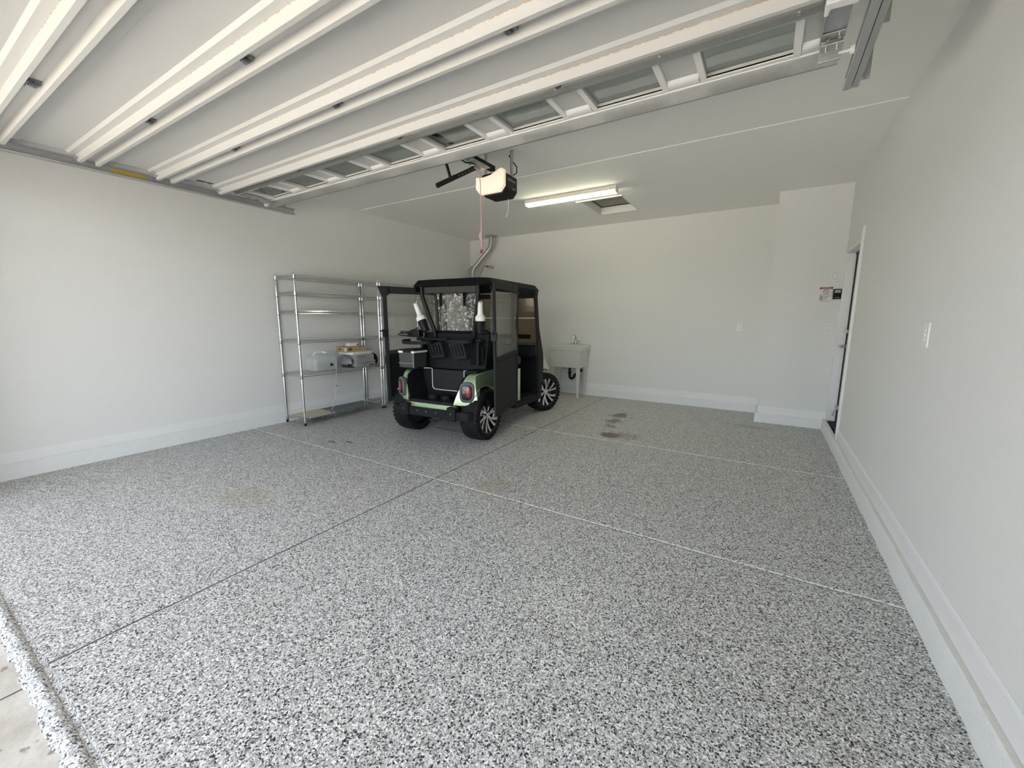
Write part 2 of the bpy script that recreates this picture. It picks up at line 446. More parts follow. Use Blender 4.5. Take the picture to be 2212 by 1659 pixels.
# curbs and trim boards
def curb(name, pts_out, label, h=.131):
    pass
f = MB()
f.prism([(XL, 0), (XL + .012, 0), (XL + .010, .128), (XL + .006, .132), (XL, .133)], 'y', YF, YB)
struct(f.build('baseboard_left', 'curb'), 'painted concrete curb along the left wall', 'baseboard')
f = MB(); f.box(XL, XL + .006, YF, 2.18, .133, .226); f.box(XL, XL + .006, 2.183, YB, .133, .226)
struct(f.build('trim_4', 'trim', bevel=.002), 'white trim board above the left curb', 'trim')
f = MB(); f.prism([(YB, 0), (YB - .022, 0), (YB - .020, .112), (YB - .014, .118), (YB, .119)], 'x', XL + .012, XB - .035)
struct(f.build('baseboard_back', 'curb'), 'painted curb along the back wall', 'baseboard')
f = MB(); f.box(XL + .012, XB - .008, YB - .008, YB, .119, .215)
struct(f.build('trim_5', 'trim', bevel=.002), 'white trim board above the back curb', 'trim')
f = MB()
f.prism([(YB2, 0), (YB2 - .034, 0), (YB2 - .032, .112), (YB2 - .024, .119), (YB2, .120)], 'x', XB - .036, XR - .032)
f.box(XB - .036, XB, YB2, YB - .022, 0, .119)
struct(f.build('baseboard_back_right', 'curb', bevel=.004), 'painted curb around the projecting wall', 'baseboard')
f = MB(); f.box(XB - .007, XR, YB2 - .007, YB2, .120, .215); f.box(XB - .007, XB, YB2, YB - .008, .120, .215)
struct(f.build('trim_6', 'trim', bevel=.002), 'white trim board above the projecting wall curb', 'trim')
f = MB()
n = 60; rings = []
for i in range(n + 1):
    y = YF + (YB2 - YF) * i / n
    w = random.uniform(-.004, .004)
    rings.append([(XR, y, 0), (XR - .034 + w, y, 0), (XR - .033 + w * .5, y, .121), (XR - .029 + w * .5, y, .1295), (XR - .0285 + w * .5, y, .130), (XR, y, .134)])
f.rings(rings)
for fc in f.bm.faces:
    if len(fc.verts) == 4 and min(v.co.z for v in fc.verts) > .1297: fc.material_index = 1
struct(f.build('baseboard_right', ['curb', plain('dusty curb top', (.66, .655, .615), .8, bump=.3, bscale=60, var=.10, vscale=18)], smooth=True), 'wide painted concrete curb along the right wall', 'baseboard')
f = MB(); f.box(XR - .011, XR, YF, DY0 - .03, .134, .222)
f.prism([(XR, .222), (XR - .011, .222), (XR - .006, .236), (XR, .240)], 'y', YF, DY0 - .03)
struct(f.build('trim_7', 'trim', bevel=.003), 'white trim board above the right curb', 'trim')

# side door in the right wall
dr = D.objects.new('door_1', None); COL.objects.link(dr); dr.location = (XR + .12, (DY0 + DY1) / 2, .11)
struct(dr, 'grey side door deep in the right wall opening', 'door')
f = MB(); f.box(XR + .095, XR + .14, DY0 + .03, DY1 - .03, .135, DZ - .03); f.build('door_leaf', 'doorgrey', dr, True)
f = MB()
f.box(XR - .002, XR + .15, DY0 - .001, DY0 + .03, .134, DZ - .001); f.box(XR - .002, XR + .15, DY1 - .03, DY1, .134, DZ - .001); f.box(XR - .002, XR + .15, DY0, DY1, DZ - .03, DZ)
f.build('door_frame', 'trim', dr, True, bevel=.002)
f = MB(); f.box(XR - .020, XR + .004, DY0 - .010, DY0 + .022, .100, 2.180)
lbl(f.build('door_casing', 'trim', dr, True, bevel=.003), 'white casing strip on the near side')
f = MB(); f.box(XR + .082, XR + .095, DY1 - .050, DY1 - .03, .134, DZ - .03); f.box(XR + .075, XR + .095, DY0 + .03, DY1 - .03, DZ - .05, DZ - .03)
lbl(f.build('weatherstrip', 'gasket', dr, True), 'black rubber seal')
f = MB(); f.box(XR + .02, XR + .15, DY0 + .03, DY1 - .03, .106, .128); f.box(XR + .08, XR + .094, DY0 + .03, DY1 - .03, .13, .20)
lbl(f.build('door_sill', 'gasket', dr, True), 'dark threshold plate')
f = MB(); f.cyl((XR + .095, 5.955, 1.02), (XR + .03, 5.955, 1.02), .012); f.tube([(XR + .03, 5.965, 1.02), (XR + .028, 5.90, 1.02), (XR + .032, 5.85, 1.015)], .010); f.cyl((XR + .095, 5.955, 1.02), (XR + .088, 5.955, 1.02), .03)
lbl(f.build('door_handle', 'nickel', dr, True, smooth=True), 'nickel lever handle')
f = MB(); f.cyl((XR + .095, 5.955, 1.19), (XR + .070, 5.955, 1.19), .028); f.box(XR + .055, XR + .072, 5.950, 5.960, 1.17, 1.21)
lbl(f.build('deadbolt', 'nickel', dr, True, smooth=True), 'nickel deadbolt')
f = MB(); f.tube([(XR + .09, 5.93, .30), (XR + .04, 5.92, .27), (XR + .035, 5.92, .21)], .010); f.box(XR + .06, XR + .09, 5.90, 5.96, .30, .33)
lbl(f.build('door_stop', 'zincdark', dr, True, smooth=True), 'kick-down door stop')

# ------------------------------------------------------------------ wall plates
def plate_outlet(name, label, x, z, group=None):
    o = thing(name, label, 'outlet', (x, YB, z), 0, group)
    f = MB(); f.box(-.040, .040, -.006, 0, -.060, .060); f.build('cover_plate', 'plate', o, bevel=.003)
    for s in (-1, 1):
        f = MB(); f.prism([(.017 * math.cos(a), s * .026 + .014 * math.sin(a)) for a in [2 * PI * k / 16 for k in range(16)]], 'y', -.0085, -.005)
        r = f.build('receptacle', 'white', o)
        f = MB(); f.box(-.008, -.005, -.0092, -.008, s * .026 - .002, s * .026 + .008); f.box(.005, .008, -.0092, -.008, s * .026 - .002, s * .026 + .008); f.box(-.002, .002, -.0092, -.008, s * .026 - .010, s * .026 - .006)
        f.build('slot', 'slot', r)
    return o
plate_outlet('wall_outlet', 'white outlet on the back wall just right of the sink', -2.160, 1.207)
plate_outlet('wall_outlet', 'white outlet on the back wall near the projecting corner', -.331, 1.212)
def rocker(label, x, z):
    o = thing('light_switch', label, 'switch', (x, YB2, z))
    f = MB(); f.box(-.041, .041, -.006, 0, -.062, .062); f.build('cover_plate', 'plate', o, bevel=.003)
    f = MB(); f.box(-.0185, .0185, -.0072, -.005, -.035, .035); f.build('switch_frame', 'slot', o)
    f = MB(); f.prism([(-.0115, -.033), (-.006, -.033), (-.006, .033), (-.0085, .033)], 'x', -.017, .017); f.build('rocker', 'white', o, bevel=.001)
    return o
rocker('white rocker switch above the warning sign', .616, 1.819)
rocker('white rocker switch below the warning sign', .618, 1.217)
o = thing('wall_control', 'white wall plate with small buttons on the long right wall', 'wall control', (XR, 2.878, 1.241))
f = MB(); f.box(-.010, 0, -.040, .040, -.064, .064); f.build('cover_plate', 'plate', o, bevel=.004)
for z in (.024, .0, -.024):
    f = MB(); f.cyl((-.010, 0, z), (-.013, 0, z), .007, .006, 14); f.build('button', 'white', o)
# wall button and warning sign
o = thing('door_opener_button', 'small black door opener button panel beside the warning sign', 'button panel', (.660, YB2, 1.613))
f = MB(); f.box(-.0385, .0385, -.022, 0, -.058, .058); f.build('case', 'black', o, bevel=.006)
f = MB(); f.box(-.026, .026, -.0235, -.021, .014, .046); f.build('display', plain('grey display', (.42, .44, .46), .3), o, bevel=.001)
f = MB(); f.box(-.004, .006, -.0242, -.023, .020, .027); f.box(-.018, .018, -.0240, -.023, .034, .037); f.build('display_mark', 'slot', o)
f = MB(); f.box(-.027, .027, -.0245, -.021, -.030, .006); f.build('push_bar', 'matte', o, bevel=.004)
f = MB(); f.box(-.022, .022, -.0232, -.021, -.043, -.039); f.build('logo_strip', 'signgrey', o)
o = thing('warning_sign', 'white paper warning sign with red header on the projecting wall', 'sign', (.553, YB2, 1.612))
# curled sheet
f = MB(); nx, nz = 12, 12; g = []
for j in range(nz + 1):
    row = []
    for i in range(nx + 1):
        u, v = i / nx, j / nz
        curl = max(0, (u * .5 + (1 - v)) - .85) ** 2 * .05
        lift = max(0, u - .3) * max(0, .35 - v) * .10
        row.append(f.bm.verts.new((-.063 + .126 * u, -.002 - curl, -.088 + .171 * v + lift)))
    g.append(row)
for j in range(nz):
    for i in range(nx): f.face([g[j][i], g[j][i + 1], g[j + 1][i + 1], g[j + 1][i]])
sheet = f.build('sheet', 'signwhite', o, smooth=True)
sm = sheet.modifiers.new('thick', 'SOLIDIFY'); sm.thickness = .0006
f = MB(); f.box(-.062, .062, -.0042, -.0026, .062, .083); hdr = f.build('header_band', 'signred', o)
text('WARNING', .017, 'lettering', 'signwhite', hdr, axes((0, -.0046, .0725), (1, 0, 0), (0, 0, 1)))
f = MB()
ring = [(.027 * math.cos(2 * PI * k / 28), .027 * math.sin(2 * PI * k / 28)) for k in range(28)]
inn = [(p[0] * .8, p[1] * .8) for p in ring]
for k in range(28):
    k2 = (k + 1) % 28
    f.prism([ring[k], ring[k2], inn[k2], inn[k]], 'y', -.0045, -.0030, lambda q: (q[0], q[1], q[2] + .030))
f.strip([(-.018, -.0037, .048), (.018, -.0037, .012)], (.003, .0007), (0, 1, 0))
f.build('prohibition_symbol', 'signring', o)
f = MB(); f.box(-.060, .045, -.0045, -.0026, -.008, -.003); f.build('caption', 'signgrey', o)
f = MB()
for k in range(6): f.box(-.020 + random.uniform(0, .004), .046 - random.uniform(0, .02), -.0046 - .0005 * k, -.0030, -.022 - .0095 * k, -.018 - .0095 * k)
f.box(-.054, -.024, -.0048, -.0026, -.070, -.014)
f.build('small_print', 'signgrey', o)

# ------------------------------------------------------------------ ceiling fixtures
o = thing('ceiling_light', 'lit white strip light on the ceiling in front of the attic hatch', 'ceiling light', (-2.205, 4.875, H))
f = MB(); f.box(-.595, .595, -.055, .055, -.045, 0); f.build('housing', plain('light housing', (.80, .76, .68), .5), o, bevel=.004)
f = MB(); f.prism([(-.048, -.045), (.048, -.045), (.034, -.074), (-.034, -.074)], 'x', -.575, .590); f.build('diffuser', 'tubelight', o, bevel=.008)
for s in (-1, 1):
    f = MB(); f.prism([(-.056, 0), (.056, 0), (.056, -.046), (.036, -.072), (-.036, -.072), (-.056, -.046)], 'x', s * .591, s * .600); f.build('end_cap', 'white', o)
o = thing('attic_hatch', 'recessed attic hatch with a stained board behind the strip light', 'hatch', ((HX0 + HX1) / 2, (HY0 + HY1) / 2, H))
w, d = (HX1 - HX0) / 2, (HY1 - HY0) / 2
f = MB()
for a in ((-w, -w + .014, -d, d), (w - .014, w, -d, d), (-w, w, -d, -d + .014), (-w, w, d - .014, d)): f.box(a[0], a[1], a[2], a[3], -.002, .115)
f.build('frame', 'wall', o)
f = MB(); f.box(-w + .001, w - .001, -d + .001, d - .001, .104, .118); f.build('hatch_board', 'wood', o)
f = MB(); f.box(-w + .015, w - .015, d - .024, d - .014, .094, .103); f.box(-w + .014, -w + .024, -d + .015, d - .015, .094, .103); f.build('gasket', 'gasket', o)
f = MB(); f.box(-w - .05, w + .01, -d - .022, -d, -.014, 0); lbl(f.build('ledge_strip', 'white', o, bevel=.002), 'white strip along the near edge')

# ------------------------------------------------------------------ water heater, flue, pipes
o = thing('water_heater', 'grey water heater in the corner behind the golf cart', 'water heater', (-4.870, 6.410, 0))
f = MB(); f.lathe([(.02, .20), (.03, .235), (1.50, .235), (1.53, .20), (1.54, .03)], (0, 0, 0), (0, 0, 1), 32); f.build('tank', 'heater', o, smooth=True)
f = MB(); f.lathe([(1.50, .10), (1.60, .10), (1.64, .055), (1.68, .05)], (0, 0, 0), (0, 0, 1), 20); f.build('draft_hood', 'zinc', o, smooth=True)
for a in (0, 2.1, 4.2):
    f = MB(); f.cyl((.15 * math.cos(a), .15 * math.sin(a), 0), (.15 * math.cos(a), .15 * math.sin(a), .03), .02); f.build('foot', 'zincdark', o)
o = thing('flue_pipe', 'bent galvanised flue pipe rising from the water heater to the ceiling', 'pipe', (-4.870, 6.410, 1.68))
def corner(p0, p1, p2, r=.07, n=5):
    p0, p1, p2 = Vector(p0), Vector(p1), Vector(p2)
    a = p1 + (p0 - p1).normalized() * r; b = p1 + (p2 - p1).normalized() * r
    return [a * (1 - t) ** 2 + p1 * 2 * t * (1 - t) + b * t * t for t in [k / n for k in range(n + 1)]]
A, B, C2, Dd = (-4.870, 6.410, 1.682), (-4.870, 6.410, 2.225), (-4.500, 6.500, 2.635), (-4.500, 6.500, H - .012)
path = [A] + corner(A, B, C2) + corner(B, C2, Dd) + [Dd]
f = MB(); f.tube(path, .042, 18); f.build('duct', 'zinc', o, True, smooth=True)
for p, q in ((corner(A, B, C2)[0], (0, 0, 1)), (corner(A, B, C2)[-1], (C2[0] - B[0], C2[1] - B[1], C2[2] - B[2])), (corner(B, C2, Dd)[0], (C2[0] - B[0], C2[1] - B[1], C2[2] - B[2])), (corner(B, C2, Dd)[-1], (0, 0, 1)), (Vector((-4.87, 6.41, 2.06)), (0, 0, 1))):
    dv = Vector(q).normalized(); f = MB(); f.cyl(Vector(p) - dv * .008, Vector(p) + dv * .008, .0465, None, 18); f.build('joint_ring', 'zinc', o, True, smooth=True)
f = MB(); f.lathe([(-.016, .05), (-.008, .118), (0, .122)], (-4.5, 6.5, H), (0, 0, 1), 28); f.build('ceiling_flange', 'zincdark', o, True, smooth=True)
o = thing('water_line', 'braided hose looping to the left of the flue pipe', 'pipe', (-4.98, 6.44, 1.5))
f = MB(); f.tube([(-4.99, 6.44, 1.55), (-5.0, 6.46, 1.9), (-5.01, 6.48, 2.15), (-5.02, 6.50, 2.26), (-4.99, 6.54, 2.31), (-4.95, 6.60, 2.32), (-4.94, YB, 2.32)], .011, 10); f.build('hose', 'flex', o, True, smooth=True)
o = thing('water_line', 'braided hose with a brass valve right of the flue pipe', 'pipe', (-4.76, 6.44, 1.5))
f = MB(); f.tube([(-4.76, 6.44, 1.55), (-4.75, 6.46, 1.95), (-4.73, 6.48, 2.12), (-4.70, 6.50, 2.24), (-4.69, 6.54, 2.30), (-4.68, 6.56, 2.31)], .011, 10); f.build('hose', 'flex', o, True, smooth=True)
f = MB(); f.cyl((-4.68, 6.56, 2.31), (-4.60, 6.62, 2.29), .012); f.cyl((-4.60, 6.62, 2.29), (-4.58, YB, 2.285), .014); f.cyl((-4.66, 6.575, 2.305), (-4.64, 6.59, 2.30), .02)
f.build('pipe_stub', 'copper', o, True, smooth=True)
f = MB(); f.lathe([(0, .008), (.03, .008), (.032, .030), (.042, .030)], (-4.59, 6.63, 2.287), (.55, -.83, 0), 14); f.build('valve_wheel', 'copper', o, True, smooth=True)

# ------------------------------------------------------------------ laundry sink
o = thing('utility_sink', 'white plastic laundry sink on four legs against the back wall', 'sink', (-2.855, 6.475, 0))
f = MB()
ring = lambda hx, y0, y1, z: [(-hx, y0, z), (hx, y0, z), (hx, y1, z), (-hx, y1, z)]
f.rings([ring(.262, -.175, .165, .505), ring(.282, -.197, .178, .785), ring(.305, -.205, .205, .792), ring(.308, -.207, .205, .862), ring(.302, -.200, .200, .868), ring(.262, -.165, .085, .868), ring(.250, -.155, .075, .84), ring(.235, -.145, .065, .54)])
f.build('basin', 'tub', o, bevel=.006)
f = MB(); f.box(-.30, .304, .10, .205, .862, .885); f.box(-.19, -.07, .12, .20, .88, .893); f.build('rear_ledge', 'tub', o, bevel=.006)
for sx in (-1, 1):
    for sy, yy in ((-1, -.165), (1, .150)):
        f = MB()
        a = [(sx * .258, yy - .005 * sy), (sx * .196, yy), (sx * .196, yy - sy * .03), (sx * .258, yy - sy * .05)]
        b = [(sx * .262 - sx * .008, yy), (sx * .222, yy), (sx * .222, yy - sy * .02), (sx * .254, yy - sy * .03)]
        f.rings([[(p[0], p[1], .52) for p in a], [(p[0], p[1], .02) for p in b], [(p[0], p[1], 0) for p in b]])
        f.build('leg', 'tub', o, bevel=.003)
fa = MB(); fa.box(-.01, .115, .125, .165, .885, .897)
fb = fa.build('faucet', 'nickel', o, bevel=.003)
for x in (-.003, .108):
    f = MB(); f.lathe([(0, .012), (.015, .012), (.02, .02), (.04, .02), (.05, .012)], (x, .145, .895), (0, 0, 1), 14); f.cyl((x, .145, .93), (x + (.03 if x > .05 else -.03), .135, .945), .006); f.build('tap_handle', 'chrome', fb, smooth=True)
f = MB(); f.tube([(.052, .145, .895), (.052, .145, .95), (.053, .13, 1.02), (.053, .07, 1.045), (.053, .02, 1.02), (.053, .015, .99)], [.016, .013, .011, .010, .010, .011], 12); f.build('spout', 'chrome', fb, smooth=True)
f = MB(); f.cyl((.03, -.03, .53), (.03, -.03, .50), .05); f.build('drain', 'black', o)
f = MB(); f.tube([(.03, -.03, .50), (.03, -.03, .40), (.03, -.03, .345), (.04, -.03, .315), (.065, -.03, .30), (.095, -.02, .315), (.11, -.01, .35), (.14, .03, .40), (.17, .12, .43), (.17, .21, .43)], .021, 12); f.cyl((.03, -.03, .42), (.03, -.03, .395), .029); f.cyl((.112, -.008, .352), (.122, .005, .368), .028)
lbl(f.build('drain_trap', 'black', o, smooth=True), 'black curved drain pipe')
for x in (-.17, -.08):
    f = MB(); f.cyl((x, .21, .44), (x, .17, .44), .008); f.cyl((x, .185, .43), (x, .185, .48), .012, .006); f.tube([(x, .175, .45), (x + .04, .16, .55), (x + .12, .15, .68)], .006, 8); f.build('supply_valve', 'nickel', o, smooth=True)
# ------------------------------------------------------------------ wire shelving
TIERS = (1.815, 1.620, 1.398, 1.045, .634, .078)
SX, SY = .395, 1.205       # post spacing: depth, length
def shelf_unit(label, y0, SY=1.205):
    o = thing('wire_shelf_unit', label, 'shelf unit', (-4.728 - SX, y0, 0), 0, 'chrome wire shelf units along the left wall')
    for (x, y) in ((0, 0), (SX, 0), (0, SY), (SX, SY)):
        f = MB(); f.lathe([(.03, .0127), (1.83, .0127), (1.838, .011), (1.84, .004)], (x, y, 0), (0, 0, 1), 14)
        p = f.build('post', 'chrome', o, smooth=True)
        f = MB(); f.lathe([(0, .016), (.012, .016), (.02, .011), (.032, .011)], (x, y, 0), (0, 0, 1), 12); f.build('foot', 'black', p, smooth=True)
        for t in TIERS:
            f = MB(); f.lathe([(t - .045, .0150), (t - .005, .0185)], (x, y, 0), (0, 0, 1), 14); f.build('sleeve', 'chrome', p, smooth=True)
            f = MB(); f.lathe([(t - .050, .0160), (t - .045, .0160)], (x, y, 0), (0, 0, 1), 14); lbl(f.build('clip_ring', 'black', p), 'black plastic clip ring')
    for t in TIERS:
        f = MB(); r = .0028
        a, b = .012, SX - .012
        for x in (.006, SX - .006):
            for dz in (0, -.030): f.cyl((x, .014, t + dz), (x, SY - .014, t + dz), r, None, 6)
            n = 40
            f.tube([(x, .016 + (SY - .032) * k / n, t - (.030 if k % 2 else 0)) for k in range(n + 1)], .0018, 5)
        for y in (.006, SY - .006):
            for dz in (0, -.030): f.cyl((.014, y, t + dz), (SX - .014, y, t + dz), r, None, 6)
            n = 12
            f.tube([(.016 + (SX - .032) * k / n, y, t - (.030 if k % 2 else 0)) for k in range(n + 1)], .0018, 5)
        for k in range(1, 48): f.cyl((.006, SY * k / 48, t + .002), (SX - .006, SY * k / 48, t + .002), .0017, None, 5)
        for x in (SX * .33, SX * .67): f.cyl((x, .006, t - .003), (x, SY - .006, t - .003), .0026, None, 6)
        f.build('shelf', 'chrome', o)
    return o
u1 = shelf_unit('chrome wire shelf unit holding the water jug and box stack', 2.801)
u2 = shelf_unit('chrome wire shelf unit behind the open cart door, further from the garage doorway', 4.048, 1.120)
SZ = TIERS[4] + .004
# water jug
o = thing('water_jug', 'translucent plastic water jug with tubing on the wire shelf', 'jug', (-4.925, 3.205, SZ))
def rrect(hx, hy, r, z, n=5, cx=0, cy=0):
    out = []
    for q, (sx, sy) in enumerate(((1, 1), (-1, 1), (-1, -1), (1, -1))):
        for k in range(n + 1):
            a = PI / 2 * q + PI / 2 * k / n
            out.append((cx + sx * (hx - r) + r * math.cos(a), cy + sy * (hy - r) + r * math.sin(a), z))
    return out
f = MB(); f.rings([rrect(.10, .15, .03, 0), rrect(.115, .165, .04, .012), rrect(.118, .168, .04, .13), rrect(.112, .160, .045, .165), rrect(.085, .125, .05, .205), rrect(.05, .08, .04, .225)]); f.build('body', 'jug', o, smooth=True)
f = MB(); f.rings([rrect(.096, .146, .028, .006), rrect(.111, .161, .038, .018), rrect(.113, .163, .038, .075)]); lbl(f.build('water', 'water', o, smooth=True), 'water filling the lower third')
f = MB(); f.tube([(.01, -.12, .195), (.01, -.10, .228), (.01, -.05, .240), (.01, -.01, .232)], .013, 10); f.build('handle', 'white', o, smooth=True)
f = MB(); f.lathe([(0, .034), (.03, .034), (.034, .030)], (.02, .03, .215), (.25, .1, 1), 18); f.build('cap', 'white', o, smooth=True)
f = MB(); f.lathe([(0, .020), (.008, .020), (.012, .010), (.03, .009)], (.112, .06, .075), (1, .1, 0), 14); f.build('spigot', 'black', o, smooth=True)
tp = [(-4.89, 3.245, SZ + .24), (-4.84, 3.28, SZ + .235), (-4.78, 3.30, SZ + .20), (-4.735, 3.285, SZ + .14), (-4.715, 3.268, SZ + .06), (-4.712, 3.262, SZ - .05), (-4.714, 3.252, SZ - .17), (-4.718, 3.236, SZ - .33), (-4.722, 3.195, SZ - .455), (-4.725, 3.172, SZ - .505)]
f = MB(); f.tube(tp, .0042, 8); tb = f.build('tubing', 'tubing', o, True, smooth=True)
f = MB(); f.cyl((-4.722, 3.252, SZ - .205), (-4.704, 3.252, SZ - .190), .007); f.cyl((-4.722, 3.252, SZ - .19), (-4.704, 3.252, SZ - .205), .005); lbl(f.build('clamp', 'redplastic', tb, True), 'red pinch clamp')
f = MB(); f.cyl((-4.725, 3.172, SZ - .505), (-4.727, 3.160, SZ - .526), .010); f.cyl((-4.727, 3.160, SZ - .526), (-4.728, 3.154, SZ - .534), .012); lbl(f.build('fitting', 'blue', tb, True, smooth=True), 'blue end fitting')
# board on the lowest shelf
f = MB(); f.box(-.190, .190, -.180, .180, 0, .006)
o = f.build('hardboard_sheet', 'board', bevel=.001); o.location = (-4.926, 3.045, TIERS[5] + .004); o.rotation_euler = (0, 0, R(1.5))
tag(o, 'beige hardboard sheet lying on the lowest wire shelf', 'board')
f = MB(); f.box(-.185, .185, 0, .66, 0, .003)
o = f.build('shelf_liner', clear('clear shelf liner sheet', (.80, .84, .83), .10, haze=.25, hazecol=(.40, .43, .43), rough=.25)); o.location = (-4.926, 3.27, TIERS[5] + .004)
tag(o, 'clear plastic liner on the lowest wire shelf beside the hardboard', 'shelf liner')
# box stack
def flatbox(name, label, cat, loc, rz, dx, dy, dz, m, group=None):
    o = thing(name, label, cat, loc, R(rz), group)
    f = MB(); f.box(-dx / 2, dx / 2, -dy / 2, dy / 2, 0, dz); b = f.build('carton', m, o, bevel=.003)
    return o
VX = -4.925
o = flatbox('storage_box', 'grey printed carton at the bottom of the box stack', 'box', (VX, 3.790, SZ), 0, .29, .325, .088, 'greybox', 'grey cartons in the box stack')
lx = .1455
text('VOLARE', .034, 'lettering', 'print', o, axes((lx, -.030, .056), (0, 1, 0), (0, 0, 1)))
f = MB()
for k in range(7): f.box(lx, lx + .0006, .03 + .018 * k, .04 + .018 * k, .05 + .006 * math.sin(k * 2.2), .062 + .008 * math.sin(k * 1.3))
f.box(lx, lx + .0006, -.08, .02, .028, .031); f.box(lx, lx + .0006, .05, .14, .012, .028); f.build('printed_marks', 'print', o)
o2 = flatbox('storage_box', 'grey printed carton second from the bottom of the box stack', 'box', (VX, 3.782, SZ + .0885), 0, .28, .305, .085, 'greybox', 'grey cartons in the box stack')
text('VOLARE', .034, 'lettering', 'print', o2, axes((.1405, -.045, .056), (0, 1, 0), (0, 0, 1)))
f = MB(); f.box(.1402, .1408, -.10, .10, .022, .025); f.build('printed_marks', 'print', o2)
o = thing('envelope', 'white padded mailer between the grey cartons and tan box', 'envelope', (-4.93, 3.735, SZ + .1740), R(3))
f = MB(); f.rings([rrect(.135, .165, .012, 0), rrect(.145, .175, .016, .012), rrect(.145, .172, .016, .034), rrect(.132, .160, .014, .044)]); f.build('pouch', 'paper', o, smooth=True)
f = MB(); f.rings([rrect(.05, .004, .003, .01, cy=.177), rrect(.05, .012, .003, .03, cy=.178)]); f.build('flap_edge', 'paper', o)
o = thing('cardboard_box', 'flat tan cardboard box near the top of the box stack', 'box', (-4.93, 3.665, SZ + .2185), R(-4))
f = MB(); f.box(-.125, .125, -.145, .145, 0, .070); cb = f.build('carton', 'cardboard', o, bevel=.003)
f = MB(); f.box(.1252, .1258, -.118, -.062, .018, .052); f.box(.1252, .1258, -.04, .07, .033, .036); f.box(-.06, -.02, -.1458, -.1452, .018, .046); f.build('printed_marks', 'printbrown', cb)
f = MB(); f.box(.075, .115, -.1460, -.1454, .008, .055); lbl(f.build('sticker', 'paper', cb), 'white barcode sticker')
o = thing('small_device', 'small white device on top of the tan cardboard box', 'device', (-4.900, 3.665, SZ + .289), R(-6))
f = MB(); f.rings([rrect(.045, .075, .012, 0), rrect(.050, .080, .014, .006), rrect(.046, .074, .014, .046), rrect(.040, .066, .014, .050)]); f.build('shell', 'white', o, smooth=True)
f = MB(); f.box(.044, .052, .042, .062, .016, .032); f.build('port', 'black', o)
# crumpled bags left of the boxes
def crumple(name, label, cat, loc, size, m, seed):
    rnd = random.Random(seed)
    f = MB(); bmesh.ops.create_icosphere(f.bm, subdivisions=3, radius=1)
    for v in f.bm.verts:
        k = 1 + rnd.uniform(-.16, .16)
        v.co = Vector((v.co.x * size[0] * k, v.co.y * size[1] * k, (v.co.z * k + 1) * size[2]))
        if v.co.z < .006: v.co.z = 0
    o = f.build(name, m); o.location = loc
    return tag(o, label, cat)
crumple('plastic_bag', 'crumpled grey and white packing bag left of the box stack', 'bag', (-4.93, 3.560, SZ + .034), (.13, .055, .058), plain('grey packing film', (.32, .31, .33), .35, var=.5, vscale=14), 3)
crumple('plastic_bag', 'small dark brown bag under the grey packing bag', 'bag', (-4.90, 3.565, SZ), (.10, .04, .017), 'bagdark', 5)
f = MB(); f.lathe([(0, .075), (.006, .086), (.016, .088), (.028, .072), (.034, .03)], (-.012, -.004, .089), (0, 1, .06), 22)
o = f.build('black_bundle', 'canvasdark', smooth=True); o.location = (-4.84, 3.972, SZ)
tag(o, 'rounded black bundle at the right end of the box stack', 'bundle')
o = thing('black_bottle', 'black squat bottle on the wire shelf beside the open cart door', 'bottle', (-4.80, 4.20, SZ))
f = MB(); f.lathe([(0, .04), (.10, .045), (.13, .03)], (0, 0, 0), (0, 0, 1), 16); f.build('body', 'black', o, smooth=True)
f = MB(); f.lathe([(.13, .02), (.155, .02)], (0, 0, 0), (0, 0, 1), 16); f.build('cap', 'black', o, smooth=True)

# ------------------------------------------------------------------ overhead garage door
GX0, GX1 = -4.700, .180
gd = thing('garage_door', 'open white sectional garage door hanging level under the ceiling', 'garage door', (-2.26, .174, 2.5))
PROF = [(0, 2.562), (.055, 2.562), (.0615, 2.514), (.084, 2.514), (.0845, 2.570), (.162, 2.570), (.166, 2.577), (.385, 2.577), (.401, 2.563), (.4425, 2.563), (.4495, 2.514), (.472, 2.514), (.4725, 2.556), (.4855, 2.556), (.4855, 2.595), (0, 2.595)]
PITCH, Y00 = .4895, .174
HINX = (-3.46, -2.26, -1.06)
def hinge(sec, x, yj):
    f = MB(); z = 2.520
    f.box(x - .035, x + .035, yj - .028, yj + .002, 2.538, 2.556)
    f.box(x - .035, x + .035, yj + .012, yj + .058, 2.552, 2.561)
    f.cyl((x - .04, yj + .005, 2.545), (x + .04, yj + .005, 2.545), .007, None, 10)
    f.prism([(yj + .010, 2.552), (yj + .058, 2.552), (yj + .040, 2.530), (yj + .012, 2.536)], 'x', x - .012, x + .012)
    f.cyl((x + .024, yj + .036, 2.552), (x + .024, yj + .036, 2.546), .006, None, 8); f.cyl((x - .024, yj + .036, 2.552), (x - .024, yj + .036, 2.546), .006, None, 8)
    return f.build('hinge', 'hingesteel', sec, True)
def roller(sec, side, y):
    x = GX0 if side < 0 else GX1
    f = MB(); f.box(x - .005 if side < 0 else x - .05, x + .05 if side < 0 else x + .005, y - .03, y + .03, 2.535, 2.543)
    f.cyl((x + .05 * -side * .5, y, 2.535), (x + side * .045, y, 2.535), .006, None, 8)
    b = f.build('roller_bracket', 'zincdark', sec, True)
    return b
mesh0 = None
